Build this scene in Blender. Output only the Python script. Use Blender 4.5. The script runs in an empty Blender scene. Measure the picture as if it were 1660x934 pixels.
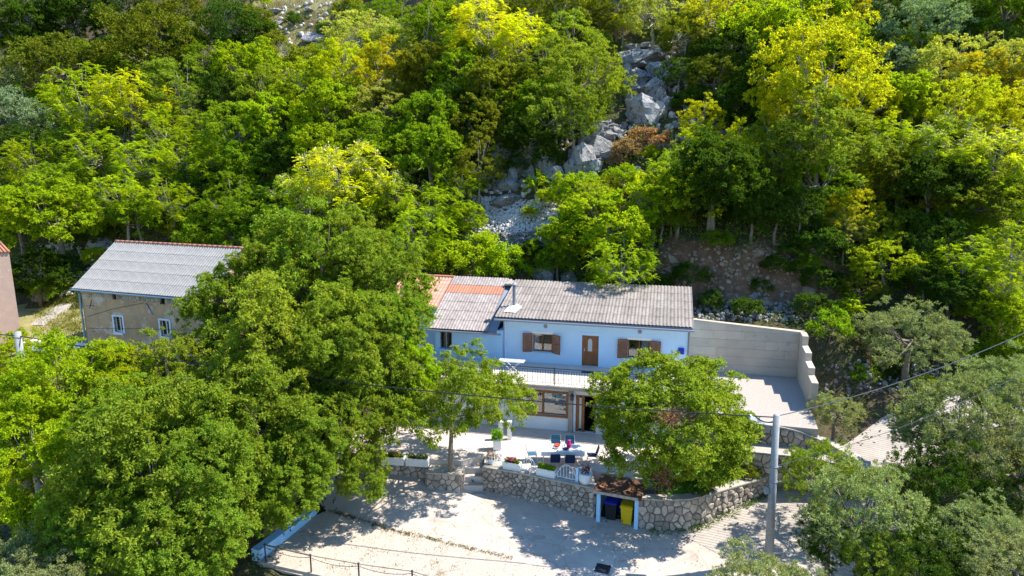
import bpy, math, random
import numpy as np
from math import radians as R, sin, cos, pi
SC = bpy.context.scene
COL = SC.collection
# ---------------------------------------------------------------- camera, world, sun, exposure
H = 16.3; FPX = 1120.0; PITCH = R(11.6)
cam = bpy.data.cameras.new('camera'); cam.sensor_width = 36; cam.lens = FPX / 1660 * 36
cam.clip_start = 0.5; cam.clip_end = 2000
camo = bpy.data.objects.new('camera', cam); COL.objects.link(camo)
camo.location = (0, 0, H); camo.rotation_euler = (pi / 2 - PITCH, 0, 0); SC.camera = camo
SUN_DIR = np.array([0.744, 0.13, 0.0]); SUN_DIR /= np.linalg.norm(SUN_DIR)
SUN_EL = R(53)
sv = np.array([SUN_DIR[0] * cos(SUN_EL), SUN_DIR[1] * cos(SUN_EL), sin(SUN_EL)])
w = bpy.data.worlds.new('World'); SC.world = w; w.use_nodes = True
nt = w.node_tree; nt.nodes.clear()
sky = nt.nodes.new('ShaderNodeTexSky'); sky.sky_type = 'NISHITA'; sky.sun_disc = False
sky.ozone_density = 4.0; sky.air_density = 1.2; sky.dust_density = 0.3; sky.sun_elevation = SUN_EL; sky.sun_rotation = math.atan2(SUN_DIR[0], SUN_DIR[1])
bg = nt.nodes.new('ShaderNodeBackground'); bg.inputs[1].default_value = 0.15
wo = nt.nodes.new('ShaderNodeOutputWorld')
hsn = nt.nodes.new('ShaderNodeHueSaturation'); hsn.inputs['Saturation'].default_value = 1.2; nt.links.new(sky.outputs[0], hsn.inputs['Color']); nt.links.new(hsn.outputs[0], bg.inputs[0]); nt.links.new(bg.outputs[0], wo.inputs[0])
sl = bpy.data.lights.new('sun', 'SUN'); sl.energy = 5.0; sl.angle = R(0.5); sl.color = (1.0, 0.94, 0.82)
so = bpy.data.objects.new('sun', sl); COL.objects.link(so); so.location = (30, 20, 60)
from mathutils import Vector, Matrix
so.rotation_euler = Vector(sv).to_track_quat('Z', 'Y').to_euler()
SC.view_settings.view_transform = 'Standard'; SC.view_settings.look = 'None'
SC.view_settings.exposure = 1.08; SC.view_settings.gamma = 1.0
SC.render.engine = 'CYCLES'
SC.cycles.max_bounces = 6; SC.cycles.diffuse_bounces = 3; SC.cycles.transmission_bounces = 4
SC.cycles.transparent_max_bounces = 6

# ---------------------------------------------------------------- survey helpers (photo point -> place)
_f = np.array([0, cos(PITCH), -sin(PITCH)]); _r = np.array([1., 0, 0]); _u = np.cross(_r, _f)
CP = np.array([0, 0, H])
def ray(x, y): return _f + (x - 830) / FPX * _r - (y - 467) / FPX * _u
def at(x, y, z): d = ray(x, y); return CP + d * ((z - H) / d[2])
def atd(x, y, t): return CP + ray(x, y) * t
def proj(P):
    q = np.asarray(P, float) - CP; t = q @ _f
    return 830 + FPX * (q @ _r) / t, 467 - FPX * (q @ _u) / t, t
YAW = R(12.6)
UU = np.array([cos(YAW), -sin(YAW), 0]); VV = np.array([sin(YAW), cos(YAW), 0])
HO = np.array([4.876, 41.141, 0.0])
def hw(u, v, z): return HO + UU * u + VV * v + np.array([0, 0, z])
def huv(x, y):
    d0 = x - HO[0]; d1 = y - HO[1]
    return d0 * UU[0] + d1 * UU[1], d0 * VV[0] + d1 * VV[1]
def atv(x, y, off):
    d = ray(x, y); q = CP + d * (np.dot(HO + VV * off - CP, VV) / np.dot(d, VV))
    return (q - HO) @ UU, q[2]

# ---------------------------------------------------------------- object helpers
rnd = random.Random(7)
def raw_mesh(name, V, F, mat=None, smooth=False):
    me = bpy.data.meshes.new(name)
    V = np.asarray(V, np.float32).reshape(-1, 3)
    if isinstance(F, np.ndarray):
        n, k = F.shape
        me.vertices.add(len(V)); me.vertices.foreach_set('co', V.ravel())
        me.loops.add(n * k); me.loops.foreach_set('vertex_index', F.astype(np.int32).ravel())
        me.polygons.add(n); me.polygons.foreach_set('loop_start', np.arange(0, n * k, k, dtype=np.int32))
        me.update(calc_edges=True)
    else:
        me.from_pydata([tuple(map(float, v)) for v in V], [], F); me.update()
    if smooth: me.polygons.foreach_set('use_smooth', [True] * len(me.polygons))
    if mat: me.materials.append(mat)
    return me
def link(name, me, parent=None, loc=None, rot=None, scale=None, color=None):
    o = bpy.data.objects.new(name, me); COL.objects.link(o)
    if parent: o.parent = parent
    if loc is not None: o.location = [float(c) for c in loc]
    if rot is not None: o.rotation_euler = rot
    if scale is not None: o.scale = scale if hasattr(scale, '__len__') else (scale,) * 3
    if color is not None: o.color = (*color, 1)
    return o
def tag(o, label=None, cat=None, group=None, kind=None):
    if label: o['label'] = label
    if cat: o['category'] = cat
    if group: o['group'] = group
    if kind: o['kind'] = kind
    return o
def thing(name, label, cat, loc=(0, 0, 0), rz=0.0, group=None):
    o = bpy.data.objects.new(name, None); COL.objects.link(o); o.empty_display_size = 0.2
    o.location = [float(c) for c in loc]; o.rotation_euler = (0, 0, rz)
    return tag(o, label, cat, group)
def copy_tree(o, parent=None):
    c = o.copy(); COL.objects.link(c); c.parent = parent
    for ch in list(o.children): copy_tree(ch, c)
    return c
class MB:
    def __init__(s): s.V = []; s.F = []
    def add(s, V, F):
        b = len(s.V); s.V += [tuple(map(float, v)) for v in V]; s.F += [tuple(i + b for i in f) for f in F]; return s
    def box(s, x0, x1, y0, y1, z0, z1, M=None):
        V = [(x0, y0, z0), (x1, y0, z0), (x1, y1, z0), (x0, y1, z0), (x0, y0, z1), (x1, y0, z1), (x1, y1, z1), (x0, y1, z1)]
        if M is not None: V = [tuple(M @ Vector(v)) for v in V]
        return s.add(V, [(0, 3, 2, 1), (4, 5, 6, 7), (0, 1, 5, 4), (1, 2, 6, 5), (2, 3, 7, 6), (3, 0, 4, 7)])
    def bbox(s, x0, x1, y0, y1, z0, z1, b=0.02):   # box with chamfered top edges
        V = [(x0, y0, z0), (x1, y0, z0), (x1, y1, z0), (x0, y1, z0), (x0, y0, z1 - b), (x1, y0, z1 - b), (x1, y1, z1 - b), (x0, y1, z1 - b),
             (x0 + b, y0 + b, z1), (x1 - b, y0 + b, z1), (x1 - b, y1 - b, z1), (x0 + b, y1 - b, z1)]
        return s.add(V, [(0, 3, 2, 1), (0, 1, 5, 4), (1, 2, 6, 5), (2, 3, 7, 6), (3, 0, 4, 7), (4, 5, 9, 8), (5, 6, 10, 9), (6, 7, 11, 10), (7, 4, 8, 11), (8, 9, 10, 11)])
    def tube(s, pts, r, n=6, cap=True):
        pts = [np.array(p, float) for p in pts]; rs = r if hasattr(r, '__len__') else [r] * len(pts)
        V = []; F = []
        for i, p in enumerate(pts):
            d = pts[min(i + 1, len(pts) - 1)] - pts[max(i - 1, 0)]; d /= (np.linalg.norm(d) + 1e-9)
            a = np.cross(d, [0, 0, 1]) if abs(d[2]) < .9 else np.cross(d, [1, 0, 0]); a /= np.linalg.norm(a); b = np.cross(d, a)
            for k in range(n): V.append(p + rs[i] * (a * cos(2 * pi * k / n) + b * sin(2 * pi * k / n)))
        for i in range(len(pts) - 1):
            for k in range(n):
                k2 = (k + 1) % n; F.append((i * n + k, i * n + k2, (i + 1) * n + k2, (i + 1) * n + k))
        if cap: F.append(tuple(range(n))[::-1]); F.append(tuple((len(pts) - 1) * n + k for k in range(n)))
        return s.add(V, F)
    def lathe(s, prof, c=(0, 0, 0), n=16):
        V = []; F = []
        for (r, z) in prof:
            for k in range(n): V.append((c[0] + r * cos(2 * pi * k / n), c[1] + r * sin(2 * pi * k / n), c[2] + z))
        for i in range(len(prof) - 1):
            for k in range(n):
                k2 = (k + 1) % n; F.append((i * n + k, i * n + k2, (i + 1) * n + k2, (i + 1) * n + k))
        F.append(tuple(range(n))[::-1]); F.append(tuple((len(prof) - 1) * n + k for k in range(n)))
        return s.add(V, F)
    def prism(s, poly, z0, z1):
        n = len(poly); V = [(p[0], p[1], z0) for p in poly] + [(p[0], p[1], z1) for p in poly]
        area = sum(poly[i][0] * poly[(i + 1) % n][1] - poly[(i + 1) % n][0] * poly[i][1] for i in range(n))
        from mathutils.geometry import tessellate_polygon
        T = tessellate_polygon([[Vector((p[0], p[1], 0)) for p in poly]]); T2 = []
        for t in T:
            a_, b_, c_ = (poly[k] for k in t); cr = (b_[0] - a_[0]) * (c_[1] - a_[1]) - (b_[1] - a_[1]) * (c_[0] - a_[0])
            if abs(cr) > 1e-6: T2.append(tuple(t) if cr * area > 0 else tuple(t)[::-1])
        F = [tuple(t)[::-1] for t in T2] + [tuple(k + n for k in t) for t in T2] + [(i, (i + 1) % n, n + (i + 1) % n, n + i) for i in range(n)]
        if area < 0: F = [f[::-1] for f in F]
        return s.add(V, F)
    def mesh(s, name, mat, smooth=False): return raw_mesh(name, s.V, s.F, mat, smooth)
    def build(s, name, mat, parent=None, smooth=False, **k): return link(name, s.mesh(name, mat, smooth), parent, **k)
def holes_wall(mb, u0, u1, z0, z1, v0, v1, holes):
    us = sorted({u0, u1, *[h[0] for h in holes], *[h[1] for h in holes]}); zs = sorted({z0, z1, *[h[2] for h in holes], *[h[3] for h in holes]})
    def solid(i, j):
        if i < 0 or j < 0 or i >= len(us) - 1 or j >= len(zs) - 1: return False
        cu = (us[i] + us[i + 1]) / 2; cz = (zs[j] + zs[j + 1]) / 2
        return not any(h[0] < cu < h[1] and h[2] < cz < h[3] for h in holes)
    for i in range(len(us) - 1):
        for j in range(len(zs) - 1):
            if not solid(i, j): continue
            a, b, c, d = us[i], us[i + 1], zs[j], zs[j + 1]
            mb.add([(a, v0, c), (b, v0, c), (b, v0, d), (a, v0, d)], [(0, 1, 2, 3)])
            mb.add([(a, v1, c), (b, v1, c), (b, v1, d), (a, v1, d)], [(3, 2, 1, 0)])
            if not solid(i - 1, j): mb.add([(a, v0, c), (a, v0, d), (a, v1, d), (a, v1, c)], [(0, 1, 2, 3)])
            if not solid(i + 1, j): mb.add([(b, v0, c), (b, v1, c), (b, v1, d), (b, v0, d)], [(0, 1, 2, 3)])
            if not solid(i, j - 1): mb.add([(a, v0, c), (a, v1, c), (b, v1, c), (b, v0, c)], [(0, 1, 2, 3)])
            if not solid(i, j + 1): mb.add([(a, v0, d), (b, v0, d), (b, v1, d), (a, v1, d)], [(0, 1, 2, 3)])
    return mb

# ---------------------------------------------------------------- materials
def mat(name, col, rough=0.85, spec=0.3, noise=None, bump=None, col2=None, metal=0.0, objvar=0.0, dirt=None, coords='Object'):
    m = bpy.data.materials.new(name); m.use_nodes = True; t = m.node_tree; N = t.nodes; L = t.links
    b = N['Principled BSDF']; b.inputs['Roughness'].default_value = rough; b.inputs['Specular IOR Level'].default_value = spec
    b.inputs['Metallic'].default_value = metal
    tc = N.new('ShaderNodeTexCoord'); vec = tc.outputs[coords]
    src = None
    rgb = N.new('ShaderNodeRGB'); rgb.outputs[0].default_value = (*col, 1); src = rgb.outputs[0]
    def mix(a, bcol, fac):
        x = N.new('ShaderNodeMix'); x.data_type = 'RGBA'; L.new(a, x.inputs['A'])
        if isinstance(bcol, tuple): x.inputs['B'].default_value = (*bcol, 1)
        else: L.new(bcol, x.inputs['B'])
        if hasattr(fac, 'links'): L.new(fac, x.inputs['Factor'])
        else: x.inputs['Factor'].default_value = fac
        return x.outputs['Result']
    def nz(scale, detail=6, rough_=0.6, lo=0.35, hi=0.65):
        n = N.new('ShaderNodeTexNoise'); n.inputs['Scale'].default_value = scale; n.inputs['Detail'].default_value = detail; n.inputs['Roughness'].default_value = rough_
        L.new(vec, n.inputs['Vector']); r = N.new('ShaderNodeMapRange'); r.inputs['From Min'].default_value = lo; r.inputs['From Max'].default_value = hi
        L.new(n.outputs['Fac'], r.inputs['Value']); return r.outputs[0], n.outputs['Fac']
    if noise:
        f, _ = nz(noise); src = mix(src, col2 or tuple(c * 0.6 for c in col), f)
    for (dc, sc, lo, hi) in (dirt or []):
        f, _ = nz(sc, 8, .65, lo, hi); src = mix(src, dc, f)
    if objvar:
        oi = N.new('ShaderNodeObjectInfo'); r = N.new('ShaderNodeMapRange'); r.inputs['To Min'].default_value = 1 - objvar; r.inputs['To Max'].default_value = 1 + objvar
        L.new(oi.outputs['Random'], r.inputs['Value']); hsv = N.new('ShaderNodeHueSaturation'); L.new(src, hsv.inputs['Color']); L.new(r.outputs[0], hsv.inputs['Value']); src = hsv.outputs[0]
    L.new(src, b.inputs['Base Color'])
    if bump:
        sc, st, di = bump; _, n = nz(sc, 8, .7); bp = N.new('ShaderNodeBump'); bp.inputs['Strength'].default_value = st; bp.inputs['Distance'].default_value = di
        L.new(n, bp.inputs['Height']); L.new(bp.outputs[0], b.inputs['Normal'])
    return m
def leaf_mat(name, trans=0.45, var=0.38, gloss=0.6):
    m = bpy.data.materials.new(name); m.use_nodes = True; t = m.node_tree; N = t.nodes; L = t.links
    b = N['Principled BSDF']; out = N['Material Output']; b.inputs['Roughness'].default_value = gloss; b.inputs['Specular IOR Level'].default_value = 0.07
    oi = N.new('ShaderNodeObjectInfo'); geo = N.new('ShaderNodeNewGeometry'); tc = N.new('ShaderNodeTexCoord')
    n = N.new('ShaderNodeTexNoise'); n.inputs['Scale'].default_value = 0.9; n.inputs['Detail'].default_value = 3; L.new(tc.outputs['Object'], n.inputs['Vector'])
    r = N.new('ShaderNodeMapRange'); r.inputs['To Min'].default_value = 1 - var; r.inputs['To Max'].default_value = 1 + var; L.new(geo.outputs['Random Per Island'], r.inputs['Value'])
    h = N.new('ShaderNodeMapRange'); h.inputs['From Min'].default_value = .3; h.inputs['From Max'].default_value = .7; h.inputs['To Min'].default_value = .51; h.inputs['To Max'].default_value = .484; L.new(n.outputs['Fac'], h.inputs['Value'])
    hs = N.new('ShaderNodeHueSaturation'); L.new(oi.outputs['Color'], hs.inputs['Color']); L.new(h.outputs[0], hs.inputs['Hue']); L.new(r.outputs[0], hs.inputs['Value'])
    L.new(hs.outputs[0], b.inputs['Base Color'])
    tr = N.new('ShaderNodeBsdfTranslucent'); mx = N.new('ShaderNodeMix'); mx.data_type = 'RGBA'; mx.blend_type = 'MULTIPLY'; mx.inputs['Factor'].default_value = 1
    L.new(hs.outputs[0], mx.inputs['A']); mx.inputs['B'].default_value = (1.6, 1.5, .5, 1); L.new(mx.outputs['Result'], tr.inputs[0])
    ms = N.new('ShaderNodeMixShader'); ms.inputs[0].default_value = trans; L.new(b.outputs[0], ms.inputs[1]); L.new(tr.outputs[0], ms.inputs[2]); L.new(ms.outputs[0], out.inputs[0])
    return m
M = {}
M['leaf'] = leaf_mat('leaf'); M['leaf_dull'] = leaf_mat('leaf_dull', .25, .4, .6)
M['blossom'] = mat('blossom', (.5, .48, .16), .8)
M['bark'] = mat('bark', (.14, .115, .09), .9, noise=6, col2=(.24, .21, .17), bump=(12, .6, .03))
M['pale_bark'] = mat('pale_bark', (.34, .31, .26), .9, noise=5, col2=(.2, .18, .15), bump=(10, .5, .03))
M['soil'] = mat('soil', (.085, .06, .035), .95, noise=.5, col2=(.05, .06, .02), dirt=[((.16, .12, .07), 2.2, .5, .75), ((.22, .21, .19), 3.7, .62, .7)], bump=(3, 1, .25))
M['bank'] = mat('bank', (.22, .12, .07), .95, noise=.9, col2=(.13, .075, .045), dirt=[((.36, .26, .17), 2.6, .52, .75)], bump=(2.5, 1, .3))
M['grassy'] = mat('grassy', (.3, .26, .13), .95, noise=.8, col2=(.18, .18, .06), bump=(5, 1, .1))
M['gravel'] = mat('gravel', (.54, .46, .39), .95, noise=14, col2=(.36, .3, .25), dirt=[((.2, .17, .09), .8, .62, .72), ((.3, .24, .17), 30, .66, .75)], bump=(40, 1, .03))
M['concrete_road'] = mat('concrete_road', (.47, .395, .34), .92, noise=1.2, col2=(.4, .34, .295), dirt=[((.33, .28, .24), 5, .58, .75), ((.52, .45, .39), .4, .5, .7), ((.24, .2, .18), 40, .66, .74), ((.36, .3, .26), .7, .6, .63), ((.3, .25, .21), 1.7, .66, .7)], bump=(30, .4, .01))
M['pad_gravel'] = mat('pad_gravel', (.43, .37, .33), .95, noise=12, col2=(.31, .27, .24), dirt=[((.2, .17, .14), 30, .64, .74)], bump=(35, 1, .03))
def wear(m):
    t = m.node_tree; N = t.nodes; L = t.links; b = N['Principled BSDF']; src = b.inputs['Base Color'].links[0].from_socket; tc = N.new('ShaderNodeTexCoord')
    n = N.new('ShaderNodeTexNoise'); n.inputs['Scale'].default_value = 1.5; n.inputs['Detail'].default_value = 4; L.new(tc.outputs['Object'], n.inputs['Vector'])
    ad = N.new('ShaderNodeMix'); ad.data_type = 'RGBA'; ad.inputs['Factor'].default_value = .22; L.new(tc.outputs['Object'], ad.inputs['A']); L.new(n.outputs['Color'], ad.inputs['B'])
    v = N.new('ShaderNodeTexVoronoi'); v.feature = 'DISTANCE_TO_EDGE'; v.inputs['Scale'].default_value = .42; L.new(ad.outputs['Result'], v.inputs['Vector'])
    r = N.new('ShaderNodeMapRange'); r.inputs['From Min'].default_value = .004; r.inputs['From Max'].default_value = .014; r.inputs['To Min'].default_value = .3; r.inputs['To Max'].default_value = 0; L.new(v.outputs['Distance'], r.inputs['Value'])
    x = N.new('ShaderNodeMix'); x.data_type = 'RGBA'; L.new(r.outputs[0], x.inputs['Factor']); L.new(src, x.inputs['A']); x.inputs['B'].default_value = (.2, .165, .14, 1); L.new(x.outputs['Result'], b.inputs['Base Color'])
wear(M['concrete_road'])
M['terrace'] = mat('terrace', (.56, .48, .43), .8, noise=2.5, col2=(.46, .395, .36), bump=(20, .2, .005))
M['balcony_tile'] = mat('balcony_tile', (.62, .54, .48), .6, noise=3, col2=(.55, .48, .43))
M['shade_blue_wall'] = mat('shade_blue_plaster', (.52, .73, .95), .85, noise=1.2, col2=(.47, .69, .92), dirt=[((.44, .58, .72), 1.1, .6, .8)], bump=(40, .15, .004))  # white plaster coloured blue; the facade's sky-lit shade is in the base colour
M['white_render'] = mat('white_render', (.68, .74, .82), .85, noise=1.2, col2=(.6, .67, .76), dirt=[((.5, .54, .58), 1.4, .6, .8)], bump=(40, .15, .004))
M['annex_wall'] = mat('annex_shade_plaster', (.36, .62, .88), .85, noise=1.5, col2=(.32, .57, .85), bump=(40, .15, .004))  # deeper blue: the annex wall's heavier shade put into its plaster colour
M['white_paint'] = mat('white_paint', (.76, .77, .78), .55, noise=4, col2=(.7, .72, .74))
M['roof_grey'] = mat('fibre_cement', (.27, .235, .215), .9, noise=3.5, col2=(.18, .155, .14), objvar=.13, dirt=[((.12, .11, .1), 14, .58, .68), ((.5, .48, .46), 9, .64, .7)], bump=(60, .4, .006))
M['roof_dirty'] = mat('fibre_cement_aged', (.36, .31, .29), .9, noise=3, col2=(.23, .195, .185), objvar=.1, dirt=[((.14, .12, .12), 10, .6, .7)], bump=(60, .4, .006))
M['roof_cool'] = mat('fibre_cement_cool', (.3, .29, .28), .9, noise=1.3, col2=(.2, .195, .19), objvar=.03, dirt=[((.4, .39, .38), 5, .6, .7)], bump=(60, .3, .004))
M['terracotta'] = mat('terracotta', (.43, .18, .11), .85, noise=5, col2=(.33, .15, .1), objvar=.12)
M['terracotta_pale'] = mat('terracotta_pale', (.62, .3, .22), .85, noise=4, col2=(.52, .24, .18), objvar=.1)
M['stone'] = mat('limestone', (.42, .36, .30), .92, noise=4, col2=(.26, .22, .19), objvar=.35, dirt=[((.48, .44, .38), 6, .55, .75), ((.1, .09, .08), 9, .64, .72)], bump=(14, .9, .03))
M['mortar'] = mat('mortar', (.15, .135, .12), .95, noise=8, bump=(20, .7, .02))
M['coping'] = mat('coping', (.42, .375, .33), .9, noise=4, col2=(.32, .285, .25), bump=(18, .4, .01))
M['rock'] = mat('cliff_rock', (.44, .43, .43), .92, noise=1.4, col2=(.27, .265, .275), objvar=.2, dirt=[((.07, .065, .065), 3.2, .57, .63), ((.5, .48, .45), 4.4, .56, .66), ((.33, .24, .16), 1.5, .62, .74)], bump=(4, 1, .5))
M['rubble'] = mat('pale_rubble', (.55, .52, .5), .92, noise=3, col2=(.38, .36, .35), bump=(9, .8, .05))
M['brown_rock'] = mat('brown_rock', (.34, .25, .17), .92, noise=2, col2=(.22, .16, .11), objvar=.2, bump=(6, 1, .08))
M['cast_concrete'] = mat('cast_concrete', (.5, .41, .315), .88, noise=.8, col2=(.42, .345, .27), objvar=.08, dirt=[((.28, .24, .2), 3, .58, .78), ((.2, .17, .15), 1.1, .64, .8)], bump=(25, .3, .006))
M['old_plaster'] = mat('old_plaster', (.5, .345, .21), .92, noise=.9, col2=(.36, .25, .16), dirt=[((.52, .45, .38), 1.6, .53, .6), ((.24, .17, .12), 2.8, .62, .68), ((.18, .13, .09), 14, .64, .7)], bump=(7, .9, .05))
M['pink_plaster'] = mat('pink_plaster', (.46, .31, .25), .92, noise=2, col2=(.38, .27, .22), dirt=[((.55, .46, .4), 4, .6, .68)], bump=(18, .9, .03))
M['wood_brown'] = mat('brown_wood', (.27, .115, .045), .5, noise=3, col2=(.19, .075, .03))
M['glass'] = mat('window_glass', (.06, .09, .12), .06, .8)
def glass_mat():
    m = bpy.data.materials.new('window_glass'); m.use_nodes = True; N = m.node_tree.nodes; L = m.node_tree.links; out = N['Material Output']; N.remove(N['Principled BSDF'])
    t_ = N.new('ShaderNodeBsdfTransparent'); t_.inputs[0].default_value = (.75, .82, .85, 1); g_ = N.new('ShaderNodeBsdfGlossy'); g_.inputs['Roughness'].default_value = .03; f_ = N.new('ShaderNodeFresnel'); f_.inputs[0].default_value = 1.6
    a_ = N.new('ShaderNodeMath'); a_.operation = 'ADD'; a_.inputs[1].default_value = .08; L.new(f_.outputs[0], a_.inputs[0]); x = N.new('ShaderNodeMixShader'); L.new(a_.outputs[0], x.inputs[0]); L.new(t_.outputs[0], x.inputs[1]); L.new(g_.outputs[0], x.inputs[2]); L.new(x.outputs[0], out.inputs[0]); return m
M['glass'] = glass_mat(); M['curtain'] = mat('net_curtain', (.6, .6, .62), .9, noise=3, col2=(.42, .46, .52)); M['lace'] = mat('patterned_curtain', (.25, .14, .08), .9, noise=9, col2=(.07, .03, .02))
M['frosted'] = mat('frosted_glass', (.42, .5, .52), .3, .5)
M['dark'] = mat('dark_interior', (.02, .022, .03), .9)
M['iron'] = mat('dark_iron', (.03, .035, .06), .45, .5)
M['zinc'] = mat('gutter_metal', (.2, .22, .27), .5, .5)
M['zincblue'] = mat('downpipe_metal', (.2, .3, .38), .5, .5)
M['chair_blue'] = mat('blue_mesh_fabric', (.03, .13, .22), .7, noise=30)
M['chair_dark'] = mat('navy_mesh_fabric', (.015, .03, .09), .7, noise=30)
M['alu'] = mat('pale_metal', (.6, .62, .65), .35, .5, metal=.6)
M['table_top'] = mat('table_top', (.72, .7, .7), .4)
M['magenta'] = mat('magenta_glaze', (.5, .02, .18), .4)
M['red'] = mat('red_glaze', (.6, .06, .03), .4)
M['shade_grey'] = mat('grey_ceramic', (.25, .24, .28), .4)
M['bin_yellow'] = mat('yellow_plastic', (.62, .43, .01), .45, noise=8, col2=(.55, .38, .01))
M['bin_blue'] = mat('blue_plastic', (.01, .02, .3), .4)
M['bin_black'] = mat('black_plastic', (.012, .014, .02), .5)
M['pole'] = mat('pole_concrete', (.3, .31, .32), .85, noise=5, col2=(.23, .24, .25), bump=(30, .3, .004))
M['cable'] = mat('black_cable', (.02, .02, .025), .5)
M['cable_grey'] = mat('grey_cable', (.09, .1, .115), .5)
M['brown_roof'] = mat('brown_litter', (.13, .065, .04), .95, noise=12, col2=(.07, .035, .025), dirt=[((.4, .15, .05), 9, .66, .7)], bump=(25, .8, .02))
M['lawn'] = mat('lawn', (.12, .3, .03), .9, noise=20, col2=(.08, .22, .02), bump=(60, 1, .03))
M['lamp_white'] = mat('lamp_housing', (.75, .77, .8), .3)
M['signblue'] = mat('blue_enamel', (.01, .03, .4), .4)
M['path'] = mat('path_concrete', (.42, .39, .36), .92, noise=2, col2=(.33, .3, .28), bump=(20, .5, .01))
M['green_plastic'] = mat('green_plastic', (.02, .35, .18), .5)
# grooved road on the ramp: raked lines pressed into the concrete
def grooved():
    m = mat('raked_concrete', (.42, .37, .33), .92, noise=1.2, col2=(.34, .3, .27), dirt=[((.3, .27, .23), 5, .6, .8)])
    t = m.node_tree; N = t.nodes; L = t.links; b = N['Principled BSDF']
    tc = N.new('ShaderNodeTexCoord'); mp = N.new('ShaderNodeMapping'); mp.inputs['Rotation'].default_value = (0, 0, R(-62)); L.new(tc.outputs['Object'], mp.inputs[0])
    wv = N.new('ShaderNodeTexWave'); wv.inputs['Scale'].default_value = 1.7; wv.inputs['Distortion'].default_value = 2.2; wv.inputs['Detail'].default_value = 3; wv.inputs['Detail Scale'].default_value = .5
    L.new(mp.outputs[0], wv.inputs[0]); cr = N.new('ShaderNodeMapRange'); cr.inputs['From Min'].default_value = 0; cr.inputs['From Max'].default_value = .22; L.new(wv.outputs['Fac'], cr.inputs[0])
    bp = N.new('ShaderNodeBump'); bp.inputs['Strength'].default_value = 1; bp.inputs['Distance'].default_value = .03; L.new(cr.outputs[0], bp.inputs['Height']); L.new(bp.outputs[0], b.inputs['Normal'])
    return m
M['raked'] = grooved()

# ---------------------------------------------------------------- terrain
def fbm(x, y, sc=1.0, seed=0):
    out = 0; a = 1
    for k in range(4):
        s = sc * 2 ** k
        out = out + a * (np.sin(x * s * 1.3 + seed + 1.7 * np.sin(y * s * .9 + k)) * np.cos(y * s * 1.1 - seed * 1.3 + 1.3 * np.sin(x * s * .7 + 2 * k))); a *= .5
    return out / 1.9
CPTS = np.array([(-12, 27, -1.65), (-9, 26.5, -1.65), (-10, 30, -1.5), (-5, 30, -1.5), (-1.6, 33.3, -1.4), (4.1, 30.9, -1.63), (8, 30, -1.68), (9.3, 30.2, -1.45), (13.1, 32.3, -.85), (5, 25, -1.8), (0, 24, -1.8),
    (12, 27, -1.5), (18, 33.2, .25), (20.5, 35.5, .8), (24, 37.5, 1.6), (30, 39, 2.4), (16, 30, -.6), (-16, 27, -3.5), (-16, 33, -2.4), (-14, 38, -.8), (-22, 40, -.5), (-26, 30, -4), (-30, 46, .9), (-36, 50, 1.1), (-10, 38, -.5),
    (-6, 36, -.5), (16, 25, -2), (22, 28, -1.2), (30, 30, -.5), (40, 40, 2), (-40, 40, -.5), (-45, 30, -3), (0, 15, -5), (-20, 15, -7), (25, 15, -5), (0, 40, 0), (8, 40, 0), (14, 36, .3), (18, 38, .9), (21, 41, 2), (-40, 57, 1.5), (-39.5, 61, 3)])
def rbf_fit(P):
    n = len(P); d = np.hypot(P[:, None, 0] - P[None, :, 0], P[:, None, 1] - P[None, :, 1])
    A = np.zeros((n + 3, n + 3)); A[:n, :n] = d + np.eye(n) * -.3; A[:n, n] = 1; A[:n, n + 1:] = P[:, :2]; A[n, :n] = 1; A[n + 1:, :n] = P[:, :2].T
    b = np.zeros(n + 3); b[:n] = P[:, 2]; return np.linalg.solve(A, b)
RB = rbf_fit(CPTS)
def zlow(x, y):
    x = np.asarray(x, float); y = np.asarray(y, float); xx = np.clip(x, -60, 60); yy = np.clip(y, 8, 62)
    d = np.hypot(xx[..., None] - CPTS[:, 0], yy[..., None] - CPTS[:, 1]); n = len(CPTS)
    return d @ RB[:n] + RB[n] + xx * RB[n + 1] + yy * RB[n + 2]
UK = [-34, -16, -6, 3.0, 4.6, 14.5, 18, 30]
PV = [  # height profiles up the hill at those u
    ([-60, 8, 11, 20, 60, 130], [-9, 2.2, 4.6, 12.5, 44, 92]), ([-60, 6, 10, 20, 60, 130], [-9, 2.6, 6.2, 14, 45, 93]), ([-60, 5.5, 8, 12, 20, 60, 130], [-9, 4.2, 5, 9.3, 16, 46, 94]),
    ([-60, 6, 8, 12, 20, 60, 130], [-9, 4.6, 5.4, 9.6, 16, 46, 94]), ([-60, 6, 8.6, 9.9, 20, 60, 130], [-9, 5, 5.5, 9.2, 16.2, 46, 94]), ([-60, 5, 8.6, 10, 20, 60, 130], [-9, 4.8, 5.4, 8.8, 16, 46, 94]),
    ([-60, 2.5, 6, 12, 20, 60, 130], [-9, 1.9, 3.8, 8.4, 15, 45, 93]), ([-60, 1, 6, 12, 20, 60, 130], [-9, 2, 4.2, 8.4, 15, 45, 93])]
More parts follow.
